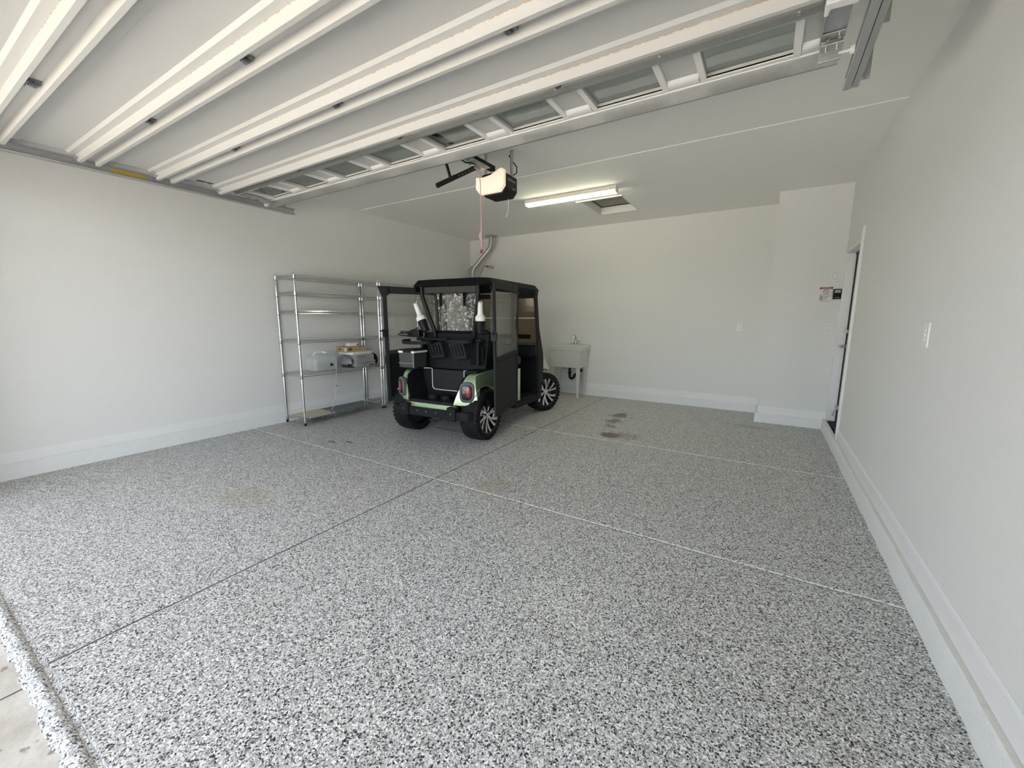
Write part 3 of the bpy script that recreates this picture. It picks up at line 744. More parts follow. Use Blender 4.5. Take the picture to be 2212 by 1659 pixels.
for k in range(4):
    y0 = Y00 + PITCH * k
    if mesh0 is None:
        f = MB(); f.prism([(p[0], p[1] - 2.5) for p in PROF], 'x', GX0 + 2.26, GX1 + 2.26)
        sec = f.build('door_section', 'doorsteel', gd); mesh0 = sec.data
    else:
        sec = D.objects.new('door_section', mesh0); COL.objects.link(sec); sec.parent = gd
    sec.location = (0, y0 - .174, 0)
    for x in HINX: hinge(sec, x, y0 + PITCH - .004)
    for s in (-1, 1): roller(sec, s, y0 + PITCH - .03)
    # end stiles, galvanised
    for s in (-1, 1):
        x = GX0 if s < 0 else GX1
        f = MB(); f.box(x - .006, x + .006, y0 + .09, y0 + .44, 2.545, 2.590); f.build('end_stile', 'zincdark', sec, True)
    if k == 3:
        f = MB(); f.box(GX0 + .045, GX0 + .10, y0 + .24, y0 + .31, 2.5755, 2.5772); f.box(GX0 + .05, GX0 + .10, y0 + .32, y0 + .37, 2.5755, 2.5772); lbl(f.build('rating_label', 'labelbrown', sec, True), 'small brown labels')
f = MB(); f.box(GX0 - .0075, GX0 - .0055, Y00 + PITCH * 2 + .13, Y00 + PITCH * 2 + .16, 2.55, 2.58)
f.build('end_clip', 'zincdark', gd, True)
# top section with eight windows
T0 = Y00 + PITCH * 4
f = MB()
f.prism([(T0, 2.562), (T0 + .055, 2.562), (T0 + .0615, 2.562), (T0 + .084, 2.562), (T0 + .0845, 2.572), (T0 + .095, 2.572), (T0 + .095, 2.595), (T0, 2.595)], 'x', GX0, GX1)
WINS = [(-.382 - .5965 * k, -.007 - .5965 * k) for k in range(8)]
WY0, WY1 = T0 + .095, T0 + .415
edges = [GX1] + [e for a, b in WINS for e in (b, a)] + [GX0]
for i in range(0, len(edges), 2): f.box(edges[i + 1], edges[i], WY0, WY1, 2.574, 2.595)
f.box(GX0, GX1, WY1, T0 + .470, 2.566, 2.595)
ts = f.build('door_section', 'doorsteel', gd, True)
for a, b in WINS:
    f = MB()
    for z0, z1, e in ((2.560, 2.574, .032),):
        f.box(a - e, a, WY0 - .0, WY1, z0, z1) if e > .01 else f.box(a, a + e, WY0, WY1, z0, z1)
        f.box(b, b + e, WY0 - .0, WY1, z0, z1) if e > .01 else f.box(b - e, b, WY0, WY1, z0, z1)
        f.box(a - (e if e > .01 else 0), b + (e if e > .01 else 0), WY1 if e > .01 else WY1 - e, WY1 + .026 if e > .01 else WY1, z0, z1)
    for yy in (WY0 + .08, WY0 + .2, WY1):
        for x in (a - .016, b + .016): f.cyl((x, yy, 2.5605), (x, yy, 2.5585), .004, None, 8)
    f.build('window_frame', 'white', ts, True, bevel=.002)
    f = MB(); f.box(a + .001, b - .001, WY0 + .001, WY1 - .001, 2.588, 2.592); f.build('window_pane', 'glass', ts, True)
f = MB()
gaps = [(edges[i + 1], edges[i]) for i in range(0, len(edges), 2)]
for a, b in gaps: f.prism([(WY1 - .06, 2.5735), (WY1 - .045, 2.560), (WY1 - .02, 2.556), (WY1 + .01, 2.560), (WY1 + .03, 2.5655)], 'x', a + (.034 if a > GX0 + .01 else .01), b - (.034 if b < GX1 - .01 else .01))
f.build('panel_emboss', 'white', ts, True, smooth=True)
def strut(y, z0, z1, x0, x1, m):
    f = MB()
    f.box(x0, x1, y, y + .002, z0, z1); f.box(x0, x1, y - .014, y + .002, z1 - .002, z1); f.box(x0, x1, y - .010, y + .002, z0, z0 + .003)
    f.box(x0, x1, y + .002, y + .030, z1 - .002, z1)
    return f.build('strut', m, gd, True)
f = MB(); f.box(GX0, GX1, T0 + .442, T0 + .4535, 2.556, 2.572); f.build('top_flange', 'white', ts, True)
f = MB(); f.box(GX0 + .03, .110, 2.224, 2.226, 2.530, 2.562); f.box(GX0 + .03, .110, 2.172, 2.226, 2.560, 2.562); f.box(GX0 + .03, .110, 2.212, 2.226, 2.528, 2.531); f.box(GX0 + .03, .110, 2.172, 2.174, 2.550, 2.562)
f.build('strut', 'zinc', gd, True)
lbl(strut(2.583, 2.488, 2.566, GX0 + .06, .172, 'zinc'), 'wide galvanised stiffening strut at the top edge')
f = MB()
for k in range(9):
    x = GX0 + .3 + .55 * k; f.cyl((x, 2.214, 2.560), (x, 2.214, 2.555), .006, None, 8)
f.build('strut_screw', 'chrome', gd, True)
for s in (-1, 1):
    x = GX1 if s > 0 else GX0
    xi = x - s * .085
    f = MB(); f.box(min(x, xi), max(x, xi), 2.19, 2.475, 2.552, 2.560); f.box(min(xi, xi - s * .004), max(xi, xi - s * .004), 2.19, 2.475, 2.530, 2.560); f.build('end_plate', 'zincdark', gd, True)
    f = MB(); f.box(min(x, xi), max(x, xi), 2.475, 2.570, 2.528, 2.534); f.box(min(x, xi), max(x, xi), 2.566, 2.585, 2.505, 2.534); f.box(min(x, xi), max(x, xi), 2.42, 2.475, 2.545, 2.550)
    tb = f.build('top_fixture', 'zinc', gd, True, bevel=.002)
    f = MB()
    for yy in (2.44, 2.505):
        for xx in (.25, .72): f.cyl((x - s * .085 * xx, yy, 2.55 if yy < 2.47 else 2.528), (x - s * .085 * xx, yy, 2.53 if yy < 2.47 else 2.514), .006, None, 8)
    f.build('bolt', 'chrome', tb, True)
    f = MB(); f.cyl((x - s * .01, 2.560, 2.525), (x + s * .035, 2.560, 2.525), .006, None, 8); f.cyl((x + s * .030, 2.560, 2.525), (x + s * .048, 2.560, 2.525), .019, None, 16); f.build('roller', 'white', tb, True, smooth=True)
f = MB(); f.prism([(.085, 2.135), (.190, 2.135), (.190, 2.185), (.105, 2.178), (.100, 2.215), (.085, 2.215)], 'z', 2.505, 2.545); f.build('rib_end', 'white', gd, True, bevel=.004)

# ------------------------------------------------------------------ tracks
def track(side, label):
    xw = -4.800 if side < 0 else .262
    o = thing('door_track', label, 'track', (xw, YF, 2.5), 0, 'horizontal garage door tracks')
    s = -side                                     # open side
    prof = [(0, 2.500), (s * .030, 2.496), (s * .034, 2.504), (s * .032, 2.508), (s * .004, 2.506), (s * .003, 2.550), (s * .030, 2.556), (s * .030, 2.562), (0, 2.560)]
    f = MB(); f.prism([(xw + p[0], p[1]) for p in prof], 'y', YF + .15, 2.905); f.build('rail', 'zincdark', o, True, bevel=.001)
    f = MB(); f.prism([(xw - s * .003, 2.500), (xw - s * .030, 2.500), (xw - s * .030, 2.504), (xw - s * .006, 2.504), (xw - s * .006, 2.555), (xw - s * .003, 2.555)], 'y', YF + .15, 2.90); f.build('reinforcing_angle', 'zinc', o, True)
    if side < 0:
        f = MB(); f.box(xw + .0032, xw + .0042, 1.33, 1.56, 2.520, 2.549); lbl(f.build('caution_label', 'yellow', o, True), 'yellow warning label')
    yb = 2.80
    # perforated hanger: an angle from the ceiling with a row of holes
    def perforated(x, y, z0, z1, w, name):
        f = MB(); n = max(1, int((z1 - z0) / .045)); h = (z1 - z0) / n
        for k in range(n):
            a = z0 + h * k
            f.box(x - .0015, x + .0015, y, y + w, a, a + h * .33); f.box(x - .0015, x + .0015, y, y + w, a + h * .67, a + h)
            f.box(x - .0015, x + .0015, y, y + w * .33, a + h * .33, a + h * .67); f.box(x - .0015, x + .0015, y + w * .67, y + w, a + h * .33, a + h * .67)
            xx = (x - .0015, x - .0015 - s * .030); f.box(min(xx), max(xx), y + w - .003, y + w, a, a + h)
        return f.build(name, 'zincdark', o, True)
    perforated(xw - s * .036, yb, 2.500, H, .035, 'hanger')
    perforated(xw - s * .034, 2.42, 2.545, H, .035, 'hanger')
    f = MB(); f.strip([(xw - s * .036, yb, 2.53), (xw - s * .036, 2.44, 2.80)], (.014, .0015), (1, 0, 0)); f.build('brace', 'zincdark', o, True)
    return o
track(-1, 'galvanised door track along the left wall side')
track(1, 'galvanised door track on the right wall side')

# ------------------------------------------------------------------ opener
o = thing('garage_door_opener', 'black and white garage door opener hung in the middle of the ceiling', 'garage door opener', (-2.26, 3.36, 2.43))
f = MB(); f.prism([(-2.390, 2.490), (-2.340, 2.430), (-2.140, 2.430), (-2.100, 2.478), (-2.100, 2.600), (-2.145, 2.630), (-2.355, 2.630), (-2.390, 2.600)], 'y', 3.275, 3.470); hb = f.build('motor_housing', 'black', o, True, bevel=.010)
text('LiftMaster', .034, 'lettering', plain and 'signgrey', hb, abs_matrix(hb).inverted() @ axes((-2.0995, 3.365, 2.560), (0, 1, 0), (0, 0, 1)))
f = MB(); f.box(-2.1002, -2.0992, 3.385, 3.425, 2.492, 2.500); f.build('small_badge', 'signgrey', hb, True)
f = MB()
oct_ = lambda k, y: [(-2.26 + x * k, y, 2.540 + z * k) for x, z in ((-.155, -.040), (-.105, -.095), (.115, -.095), (.160, -.045), (.160, .085), (.130, .105), (.02, .062), (-.07, .052), (-.155, .062))]
f.rings([oct_(1, 3.275), oct_(1, 3.245), oct_(.94, 3.232), oct_(.6, 3.224)]); lbl(f.build('light_lens', 'lens', o, True, bevel=.008, smooth=True), 'glowing translucent white lens')
f = MB(); f.box(-2.285, -2.235, .16, 3.30, 2.648, 2.688); f.build('rail', 'black', o, True)
f = MB(); f.box(-2.297, -2.223, .16, 3.20, 2.640, 2.648); f.build('rail_cap', 'zincdark', o, True)
f = MB(); f.box(-2.300, -2.220, 2.99, 3.13, 2.604, 2.640); f.box(-2.285, -2.235, 3.00, 3.08, 2.585, 2.604); f.build('trolley', 'zinc', o, True, bevel=.006)
f = MB()
f.strip([(-2.26, 2.545, 2.332), (-2.26, 2.74, 2.440), (-2.26, 3.03, 2.600)], (.018, .004), (1, 0, 0))
f.cyl((-2.268, 2.545, 2.332), (-2.252, 2.545, 2.332), .019, None, 16)
f.strip([(-2.26, 2.70, 2.418), (-2.26, 2.685, 2.45), (-2.26, 2.665, 2.49), (-2.26, 2.645, 2.525), (-2.26, 2.628, 2.545)], (.014, .005), (1, 0, 0))
f.strip([(-2.26, 2.70, 2.418), (-2.26, 2.74, 2.452), (-2.26, 2.80, 2.474)], (.010, .003), (1, 0, 0))
lbl(f.build('door_arm', 'blackmetal', o, True, bevel=.001), 'black curved arm linking the trolley to the door')
f = MB()
for k in range(5): f.cyl((-2.2555, 2.80 + .045 * k, 2.473 + .025 * k), (-2.2545, 2.80 + .045 * k, 2.473 + .025 * k), .005, None, 8)
f.build('arm_hole', 'zinc', o, True)
f = MB(); f.tube([(-2.23, 3.0, 2.61), (-2.22, 2.92, 2.60), (-2.23, 2.86, 2.585), (-2.245, 2.80, 2.60)], .006, 8); f.build('latch_cable', 'black', o, True, smooth=True)
for x, y, w in ((-2.125, 3.40, .016), (-2.385, 3.36, .016)):
    f = MB(); f.box(x - .002, x + .002, y - w, y + w, 2.60, H); f.box(x - .002, x + .028, y - w, y - w + .003, 2.60, H); f.build('hanger', 'zincdark', o, True)
f = MB(); f.tube([(-2.13, 3.43, 2.625), (-2.115, 3.48, 2.66), (-2.125, 3.50, 2.72), (-2.15, 3.47, 2.76), (-2.20, 3.48, H)], .005, 8); f.build('power_cord', 'black', o, True, smooth=True)
f = MB(); f.tube([(-2.18, 3.44, 2.432), (-2.178, 3.44, 2.37), (-2.182, 3.435, 2.31), (-2.20, 3.43, 2.27)], .0022, 6); f.build('antenna', 'white', o, True, smooth=True)
f = MB(); f.tube([(-2.25, 3.06, 2.59), (-2.245, 3.08, 2.50), (-2.248, 3.09, 2.35), (-2.244, 3.09, 2.20), (-2.246, 3.09, 2.10), (-2.244, 3.09, 2.02), (-2.242, 3.085, 2.005), (-2.262, 3.088, 2.03), (-2.268, 3.09, 2.06), (-2.256, 3.09, 2.075), (-2.247, 3.088, 2.03), (-2.246, 3.09, 1.99), (-2.247, 3.09, 1.925)], .0042, 7)
rc = f.build('release_cord', 'cordred', o, True, smooth=True); lbl(rc, 'red and white pull cord')
f = MB(); f.lathe([(0, .004), (-.006, .012), (-.02, .010), (-.026, .015), (-.034, .005)], (-2.247, 3.09, 1.93), (0, 0, 1), 12); f.build('pull_handle', 'redplastic', rc, True, smooth=True)
# ------------------------------------------------------------------ golf cart (local: x right, y forward, z up, origin under the rear axle)
CART = thing('golf_cart', 'pale green golf cart with black roof, open enclosure doors and chrome spoke wheels', 'golf cart', (-3.05, 3.50, 0), R(4.62))
WR = .275
def wheel(x, y, side, steer=0.):
    p = thing_part('wheel', CART, (x, y, WR), R(steer))
    hw = .105
    prof = [(-hw + .012, .195), (-hw, .215), (-hw + .004, .245), (-hw + .022, .266), (-hw + .05, .273), (0, .2735), (hw - .05, .273), (hw - .022, .266), (hw - .004, .245), (hw, .215), (hw - .012, .195)]
    f = MB(); f.lathe(prof, (0, 0, 0), (side, 0, 0), 48, False)
    f.lathe([(-hw + .02, .19), (hw - .03, .19)], (0, 0, 0), (side, 0, 0), 32, False)
    for r in range(5):
        t = -hw + .020 + r * (2 * hw - .040) / 4
        n = 34
        for k in range(n):
            a = 2 * PI * (k + (.5 if r % 2 else 0)) / n
            m = Matrix.Rotation(a, 4, 'X') @ Matrix.Translation((t, 0, .272 if 0 < r < 4 else .266)) @ Matrix.Rotation(R(24 if r % 2 else -24), 4, 'Z')
            f.box(-.017, .017, -.0165, .0165, -.006, .0045, m)
    f.build('tyre', 'rubber', p)
    s = side
    f = MB(); f.lathe([(hw - .012, .196), (hw - .002, .204), (hw - .004, .190), (hw - .030, .182), (hw - .055, .17), (hw - .060, .05), (hw - .045, .04)], (0, 0, 0), (s, 0, 0), 48, False)
    f.lathe([(-.06, .185), (-.055, .02)], (0, 0, 0), (s, 0, 0), 40, True)
    rim = f.build('rim', plain('gloss black rim', (.008, .008, .009), .18, coat=.6) if 'rimblack' not in M else 'rimblack', p, smooth=True)
    M['rimblack'] = rim.data.materials[0]
    f = MB()
    for k in range(6):
        a0 = 2 * PI * k / 6 + .30
        for off, w0, w1 in ((-.165, .012, .034), (.165, .012, .040)):
            pts = []
            for t in (0, .35, .7, 1):
                rr = .040 + .150 * t
                a = a0 + off * (.55 + .9 * t) + .16 * t * t
                pts.append((rr, a, w0 + (w1 - w0) * t, hw - .028 + .022 * t))
            ra, rb = [], []
            rings = []
            for rr, a, w, xx in pts:
                ca, sa = math.cos(a), math.sin(a)
                q = lambda dt, dx: (s * (xx + dx), rr * ca - dt * sa, rr * sa + dt * ca)
                rings.append([q(-w * .5, 0), q(w * .5, 0), q(w * .35, -.02), q(-w * .35, -.02)])
            f.rings(rings)
    lbl(f.build('spokes', 'silver', p), 'bright machined twin spokes')
    f = MB(); f.lathe([(hw - .050, .046), (hw - .022, .044), (hw - .015, .030), (hw - .012, .004)], (0, 0, 0), (s, 0, 0), 20)
    for k in range(4):
        a = PI / 4 + PI / 2 * k; f.cyl((s * (hw - .03), .034 * math.cos(a), .034 * math.sin(a)), (s * (hw - .008), .034 * math.cos(a), .034 * math.sin(a)), .008, None, 8)
    f.build('hub', 'chrome', p, smooth=True)
    return p
def thing_part(name, parent, loc=(0, 0, 0), rz=0.):
    e = D.objects.new(name, None); e.empty_display_size = .1; COL.objects.link(e); e.parent = parent
    e.location = loc; e.rotation_euler = (0, 0, rz)
    return e
WB = 1.66
wheel(.465, 0, 1); wheel(-.465, 0, -1); wheel(.478, WB, 1, -24); wheel(-.478, WB, -1, -24)
f = MB(); f.cyl((-.37, 0, WR), (.37, 0, WR), .035); f.box(-.08, .08, -.10, .12, .20, .36); f.cyl((-.37, WB, WR), (.37, WB, WR), .025)
f.build('axle', 'blackmetal', CART)
f = MB(); f.box(-.30, .30, -.28, 1.85, .27, .33); f.box(-.52, .52, .72, 1.46, .245, .29); f.box(-.545, .545, .70, 1.50, .205, .262); f.build('chassis', 'matte', CART, bevel=.01)
f = MB(); f.cyl((.02, -.33, .235), (.10, -.33, .235), .016); f.cyl((.10, -.33, .235), (.16, -.31, .245), .010); f.build('tow_hitch', 'blackmetal', CART)
# rear body shell
def arch(cy, r, a0, a1, n=14): return [(cy + r * math.cos(R(a0 + (a1 - a0) * k / n)), WR + r * math.sin(R(a0 + (a1 - a0) * k / n))) for k in range(n + 1)]
def fender_fn(sgn):
    def fn(q):
        x, y, z = q
        ax = abs(x)
        outer = ax > .40
        if outer: ax = .535 - max(0, z - .48) * .22
        else: ax = .300 + max(0, z - .42) * .30
        k = min(1, max(0, (-.08 - y) / .15))
        y = y + k * (ax - .32) * .48
        return (sgn * ax, y, z)
    return fn
prof = arch(0, .318, 4, 156, 16) + [(-.292, .430), (-.287, .50), (-.272, .58), (-.245, .655), (-.205, .705), (-.15, .728), (.05, .740), (.30, .752), (.62, .752), (.70, .72), (.735, .34), (.36, .30)]
for s in (-1, 1):
    f = MB(); f.prism(prof, 'x', s * .30, s * .53, fender_fn(s)); f.build('rear_fender', 'green', CART, bevel=.030, seg=4, smooth=True)
    # white highlight of the arch edge, put into a pale tube
    f = MB(); f.tube([(s * (.530 - max(0, z - .48) * .22), y, z) for y, z in arch(0, .321, 14, 134, 18)], .005, 6); lbl(f.build('arch_highlight', 'trimwhite', CART, smooth=True), 'pale highlight line on the edge of the wheel arch')
    # ribbed top mat
    f = MB(); f.box(s * .40 - .075, s * .40 + .075, -.10, .40, .738, .757)
    for k in range(6): f.box(s * .40 - .068 + .0245 * k, s * .40 - .056 + .0245 * k, -.09, .38, .755, .763)
    f.build('fender_mat', 'matte', CART, bevel=.004)
    # side panel below the seat
    f = MB(); f.box(s * .50 - .015, s * .50 + .02, .68, .865, .285, .70); f.build('side_panel', 'green', CART, bevel=.01)
    # tail lamp, turned outward
    tl = thing_part('tail_light', CART, (s * .437, -.238, .553), s * R(27))
    oval = lambda hx, hz, y, n=28, pw=.62: [(math.copysign(abs(math.cos(2 * PI * k / n)) ** pw, math.cos(2 * PI * k / n)) * hx, y, math.copysign(abs(math.sin(2 * PI * k / n)) ** pw, math.sin(2 * PI * k / n)) * hz) for k in range(n)]
    f = MB(); f.rings([oval(.078, .108, .02), oval(.078, .108, -.012), oval(.070, .099, -.020), oval(.058, .082, -.020), oval(.052, .074, .0)], True, True); f.build('bezel', 'bezel', tl, smooth=True)
    f = MB(); f.rings([oval(.058, .081, .0), oval(.057, .080, -.012), oval(.050, .072, -.017)]); f.build('housing', 'lampblack', tl, smooth=True)
    f = MB(); f.rings([[(p[0] + s * .016, p[1], p[2] + .004) for p in oval(.025, .055, yy)] for yy in (-.01,)] + [[(p[0] + s * .016, p[1], p[2] + .004) for p in oval(.024, .054, -.024)], [(p[0] + s * .016, p[1], p[2] + .004) for p in oval(.012, .040, -.029)]]); lbl(f.build('red_lens', 'red', tl, smooth=True), 'red lens')
# bag well between the fenders
f = MB(); f.box(-.315, .315, -.285, .08, .395, .425); f.box(-.36, .36, .045, .09, .42, .735)
for s in (-1, 1): f.prism([(-.27, .42), (.06, .42), (.06, .74), (-.12, .735), (-.22, .69), (-.262, .60)], 'x', s * .292, s * .300, lambda q: (q[0] + math.copysign(max(0, q[2] - .42) * .28, q[0]), q[1], q[2]))
f.build('bag_well', 'matte', CART, bevel=.006)
f = MB(); f.box(-.212, .222, .030, .048, .505, .735); f.build('well_panel', 'charcoal', CART, bevel=.012)
f = MB(); f.tube([(-.37, -.02, .735), (-.33, .01, .742), (-.27, .026, .744), (-.216, .026, .742), (-.216, .026, .60), (-.214, .026, .53), (-.20, .026, .508), (-.17, .026, .500), (.18, .026, .500), (.215, .026, .506), (.226, .026, .53), (.228, .026, .742), (.30, .026, .744)], .0050, 6); lbl(f.build('well_trim', 'trimwhite', CART, smooth=True), 'pale trim line around the panel')
for x in (-.085, .09):
    f = MB(); f.lathe([(0, .062), (.05, .062), (.062, .055), (.064, .02)], (x, -.12, .42), (0, -.15, 1), 20); f.build('bag_cup', 'matte', CART, smooth=True)
f = MB(); f.box(-.30, .30, -.300, -.262, .405, .437); f.build('well_lip', 'matte', CART, bevel=.006)
f = MB(); f.box(-.335, .335, -.306, -.262, .345, .404); f.build('rear_valance', 'green', CART, bevel=.008)
# bumper
f = MB()
bx = [(-.535, -.20), (-.535, -.27), (-.50, -.325), (-.42, -.345), (.42, -.345), (.50, -.325), (.535, -.27), (.535, -.20), (.49, -.20), (.49, -.25), (.46, -.28), (-.46, -.28), (-.49, -.25), (-.49, -.20)]
f.prism(bx, 'z', .262, .356); f.build('bumper', 'matte', CART, bevel=.014, seg=3)
for s in (-1, 1):
    f = MB(); f.box(s * .315 - .055, s * .315 + .055, -.368, -.285, .255, .400); f.box(s * .315 - .04, s * .315 + .04, -.30, -.27, .38, .415); bg = f.build('bumper_guard', 'matte', CART, bevel=.012)
    f = MB(); f.cyl((s * .315, -.368, .335), (s * .315, -.372, .335), .006, None, 10); f.build('bolt', 'nickel', bg)
f = MB()
for x in (-.14, -.02, .11): f.cyl((x, -.345, .322), (x, -.349, .322), .006, None, 10)
f.build('bumper_bolt', 'nickel', CART)
# seats
f = MB(); f.box(-.50, .50, .36, .70, .30, .735); f.build('seat_pod', 'matte', CART, bevel=.02)
f = MB(); f.box(-.50, .50, .40, .93, .735, .85); f.build('seat_cushion', 'vinylseat', CART, bevel=.035, seg=3)
f = MB(); f.prism([(.30, .86), (.42, .86), (.34, 1.15), (.24, 1.15)], 'x', -.49, .49); f.build('seat_back', 'vinylseat', CART, bevel=.03, seg=3)
f = MB(); f.prism([(.10, .735), (.28, .735), (.235, 1.150), (.195, 1.150)], 'x', -.455, .455); f.build('seat_back_shell', 'matte', CART, bevel=.012)
f = MB()
for k in range(9): f.box(.26 + .020 * k, .270 + .020 * k, .10, .13, .80, 1.01)
f.build('vent_ribs', 'matte', CART)
# cabin
f = MB(); f.prism([(1.30, .80), (1.36, .96), (1.50, .985), (1.58, .93), (1.60, .75), (1.42, .72)], 'x', -.47, .47); f.build('dashboard', 'black', CART, bevel=.02)
f = MB()
sc = Vector((-.24, 1.12, 1.03)); ax_ = Vector((0, -.75, .66)).normalized(); u_ = Vector((1, 0, 0)); w_ = ax_.cross(u_)
pts = [sc + (u_ * math.cos(2 * PI * k / 28) + w_ * math.sin(2 * PI * k / 28)) * .16 for k in range(29)]
f.tube(pts, .014, 8, False)
for a in (.4, 2.74, 4.71): f.cyl(sc, sc + (u_ * math.cos(a) + w_ * math.sin(a)) * .155, .010, None, 8)
f.cyl(sc, sc - ax_ * .36, .022, None, 12); f.build('steering_wheel', 'black', CART, smooth=True)
f = MB(); f.box(-.508, .508, 1.395, 1.418, .28, .80); f.build('firewall', 'black', CART)
# front cowl
fprof = arch(WB, .335, 54, 130, 10) + [(1.42, .60), (1.42, .79), (1.50, .84), (1.61, .84), (1.70, .80), (1.80, .72), (1.90, .605), (1.895, .56)]
for s in (-1, 1):
    f = MB(); f.prism(fprof, 'x', s * .36, s * .50, lambda q: (q[0] if abs(q[0]) < .4 else math.copysign(.505 - max(0, q[2] - .5) * .12, q[0]), q[1], q[2])); f.build('front_fender', 'green', CART, bevel=.025, seg=3, smooth=True)
    f = MB(); f.tube([(s * .502, y, z) for y, z in arch(WB, .338, 52, 112, 14)], .005, 6); f.build('arch_highlight', 'trimwhite', CART, smooth=True)  # front arch highlight, likewise a pale coloured tube
f = MB(); f.prism([(1.42, .30), (1.42, .80), (1.52, .86), (1.66, .84), (1.80, .74), (1.91, .60), (1.98, .46), (1.97, .30)], 'x', -.37, .37); f.build('front_cowl', 'green', CART, bevel=.03, seg=3, smooth=True)
# roof
f = MB()
def rr4(hx, y0, y1, z, c=.06):
    return [(-hx + c, y0, z), (hx - c, y0, z), (hx, y0 + c, z), (hx, y1 - c, z), (hx - c, y1, z), (-hx + c, y1, z), (-hx, y1 - c, z), (-hx, y0 + c, z)]
f.rings([rr4(.500, .10, 1.39, 1.668), rr4(.530, .062, 1.425, 1.676), rr4(.535, .055, 1.43, 1.690), rr4(.488, .092, 1.395, 1.750, .05), rr4(.42, .13, 1.34, 1.754), rr4(.25, .3, 1.15, 1.758)])
f.build('roof', 'canvasdark', CART, bevel=.004)
f = MB(); f.box(.0, .51, .16, 1.34, 1.738, 1.748) if False else f.rings([rr4(.514, .13, 1.38, 1.716), rr4(.480, .13, 1.37, 1.754), rr4(.40, .15, 1.33, 1.760)]); f.build('roof_cover', plain('olive roof fabric', (.030, .028, .022), .75, bump=.1, spec=.3), CART, bevel=.003)
# struts
for s in (-1, 1):
    f = MB(); f.tube([(s * .385, .085, 1.67), (s * .384, .085, 1.60), (s * .378, .09, 1.55), (s * .33, .13, 1.36), (s * .275, .17, 1.17), (s * .27, .18, 1.05)], .024, 10); f.build('rear_strut', 'blackmetal', CART, smooth=True)
    f = MB(); f.tube([(s * .30, .235, 1.64), (s * .285, .235, 1.40), (s * .265, .235, 1.16)], .016, 8); f.build('window_post', 'blackmetal', CART, smooth=True)
    # front pillar with its enclosure flap
    f = MB()
    left = [(1.225, 1.695), (1.245, 1.55), (1.315, 1.19), (1.360, .85), (1.400, .24)]
    right = [(1.470, .24), (1.540, .62), (1.525, .83), (1.375, 1.19), (1.305, 1.60), (1.335, 1.700)]
    f.prism(left + right, 'x', s * .515, s * .550); f.build('front_pillar', 'canvas', CART, bevel=.006)
    f = MB()
    for y, z in ((1.525, .80), (1.538, .70), (1.525, .58), (1.505, .46), (1.485, .33)): f.cyl((s * .550, y - .012, z), (s * .553, y - .012, z), .006, None, 8)
    f.build('snap_button', 'nickel', CART)
    f = MB(); f.box(s * .50 - .018, s * .50 + .018, .665, .700, .60, 1.68); f.build('centre_post', 'canvasdark', CART, bevel=.005)
    f = MB(); f.box(s * .475 - .002, s * .475 + .002, .20, .665, 1.14, 1.62); f.build('quarter_window', 'film', CART)
    f = MB(); f.box(s * .515 - .012, s * .515 + .018, .12, 1.28, 1.625, 1.675); f.build('side_header', 'canvasdark', CART, bevel=.005)
# rear window
f = MB(); nx, nz = 48, 44; g = []
rnd = random.Random(4)
for j in range(nz + 1):
    row = []
    for i in range(nx + 1):
        u, v = i / nx, j / nz
        dg_ = v + .75 * u
        wv = .007 * math.sin(9 * u + 5 * v) * math.sin(7 * v + 1) + .004 * math.sin(22 * u - 13 * v) + rnd.uniform(-.0012, .0012)
        wv -= sum(hh * math.exp(-((dg_ - c0) / .045) ** 2) for c0, hh in ((.97, .016), (1.10, .012), (1.27, .016))) * min(1, max(0, (u - .3) * 4))
        row.append(f.bm.verts.new((-.285 + .57 * u, .235 + wv * (1 - abs(2 * v - 1) ** 4), 1.160 + .47 * v)))
    g.append(row)
for j in range(nz):
    for i in range(nx): f.face([g[j][i], g[j][i + 1], g[j + 1][i + 1], g[j + 1][i]])
lbl(f.build('rear_window', 'film', CART, smooth=True), 'wrinkled clear plastic rear window')
f = MB(); f.box(-.365, .365, .10, .112, 1.600, 1.672); f.box(-.30, .30, .228, .24, 1.600, 1.66); f.build('rear_header', plain('brown-grey header fabric', (.060, .058, .052), .85, bump=.2, bscale=300, spec=.2), CART, bevel=.003)
for x in (-.215, .115):
    f = MB(); f.box(x - .016, x + .016, .215, .221, 1.455, 1.625); f.build('window_strap', 'canvasdark', CART)
f = MB(); f.box(-.29, .29, .218, .246, 1.135, 1.175); f.build('window_sill', 'canvasdark', CART, bevel=.006)
# windshield
f = MB(); f.prism([(1.385, .98), (1.393, .98), (1.318, 1.64), (1.310, 1.64)], 'x', -.50, .50); f.build('windshield', 'tint', CART)
f = MB(); f.prism([(1.340, 1.318), (1.352, 1.318), (1.351, 1.330), (1.339, 1.330)], 'x', -.50, .50); lbl(f.build('windshield_joint', 'trimwhite', CART), 'pale horizontal joint strip')
f = MB(); f.box(-.49, .50, 1.300, 1.318, 1.585, 1.655); f.build('front_header', 'black', CART)
f = MB(); f.box(-.46, .46, 1.260, 1.285, 1.050, 1.105); f.box(.40, .44, 1.25, 1.262, 1.055, 1.10); f.build('dash_strap', 'canvasdark', CART)
f = MB(); f.box(-.10, .10, 1.24, 1.262, 1.50, 1.565); f.build('mirror', 'black', CART, bevel=.01)
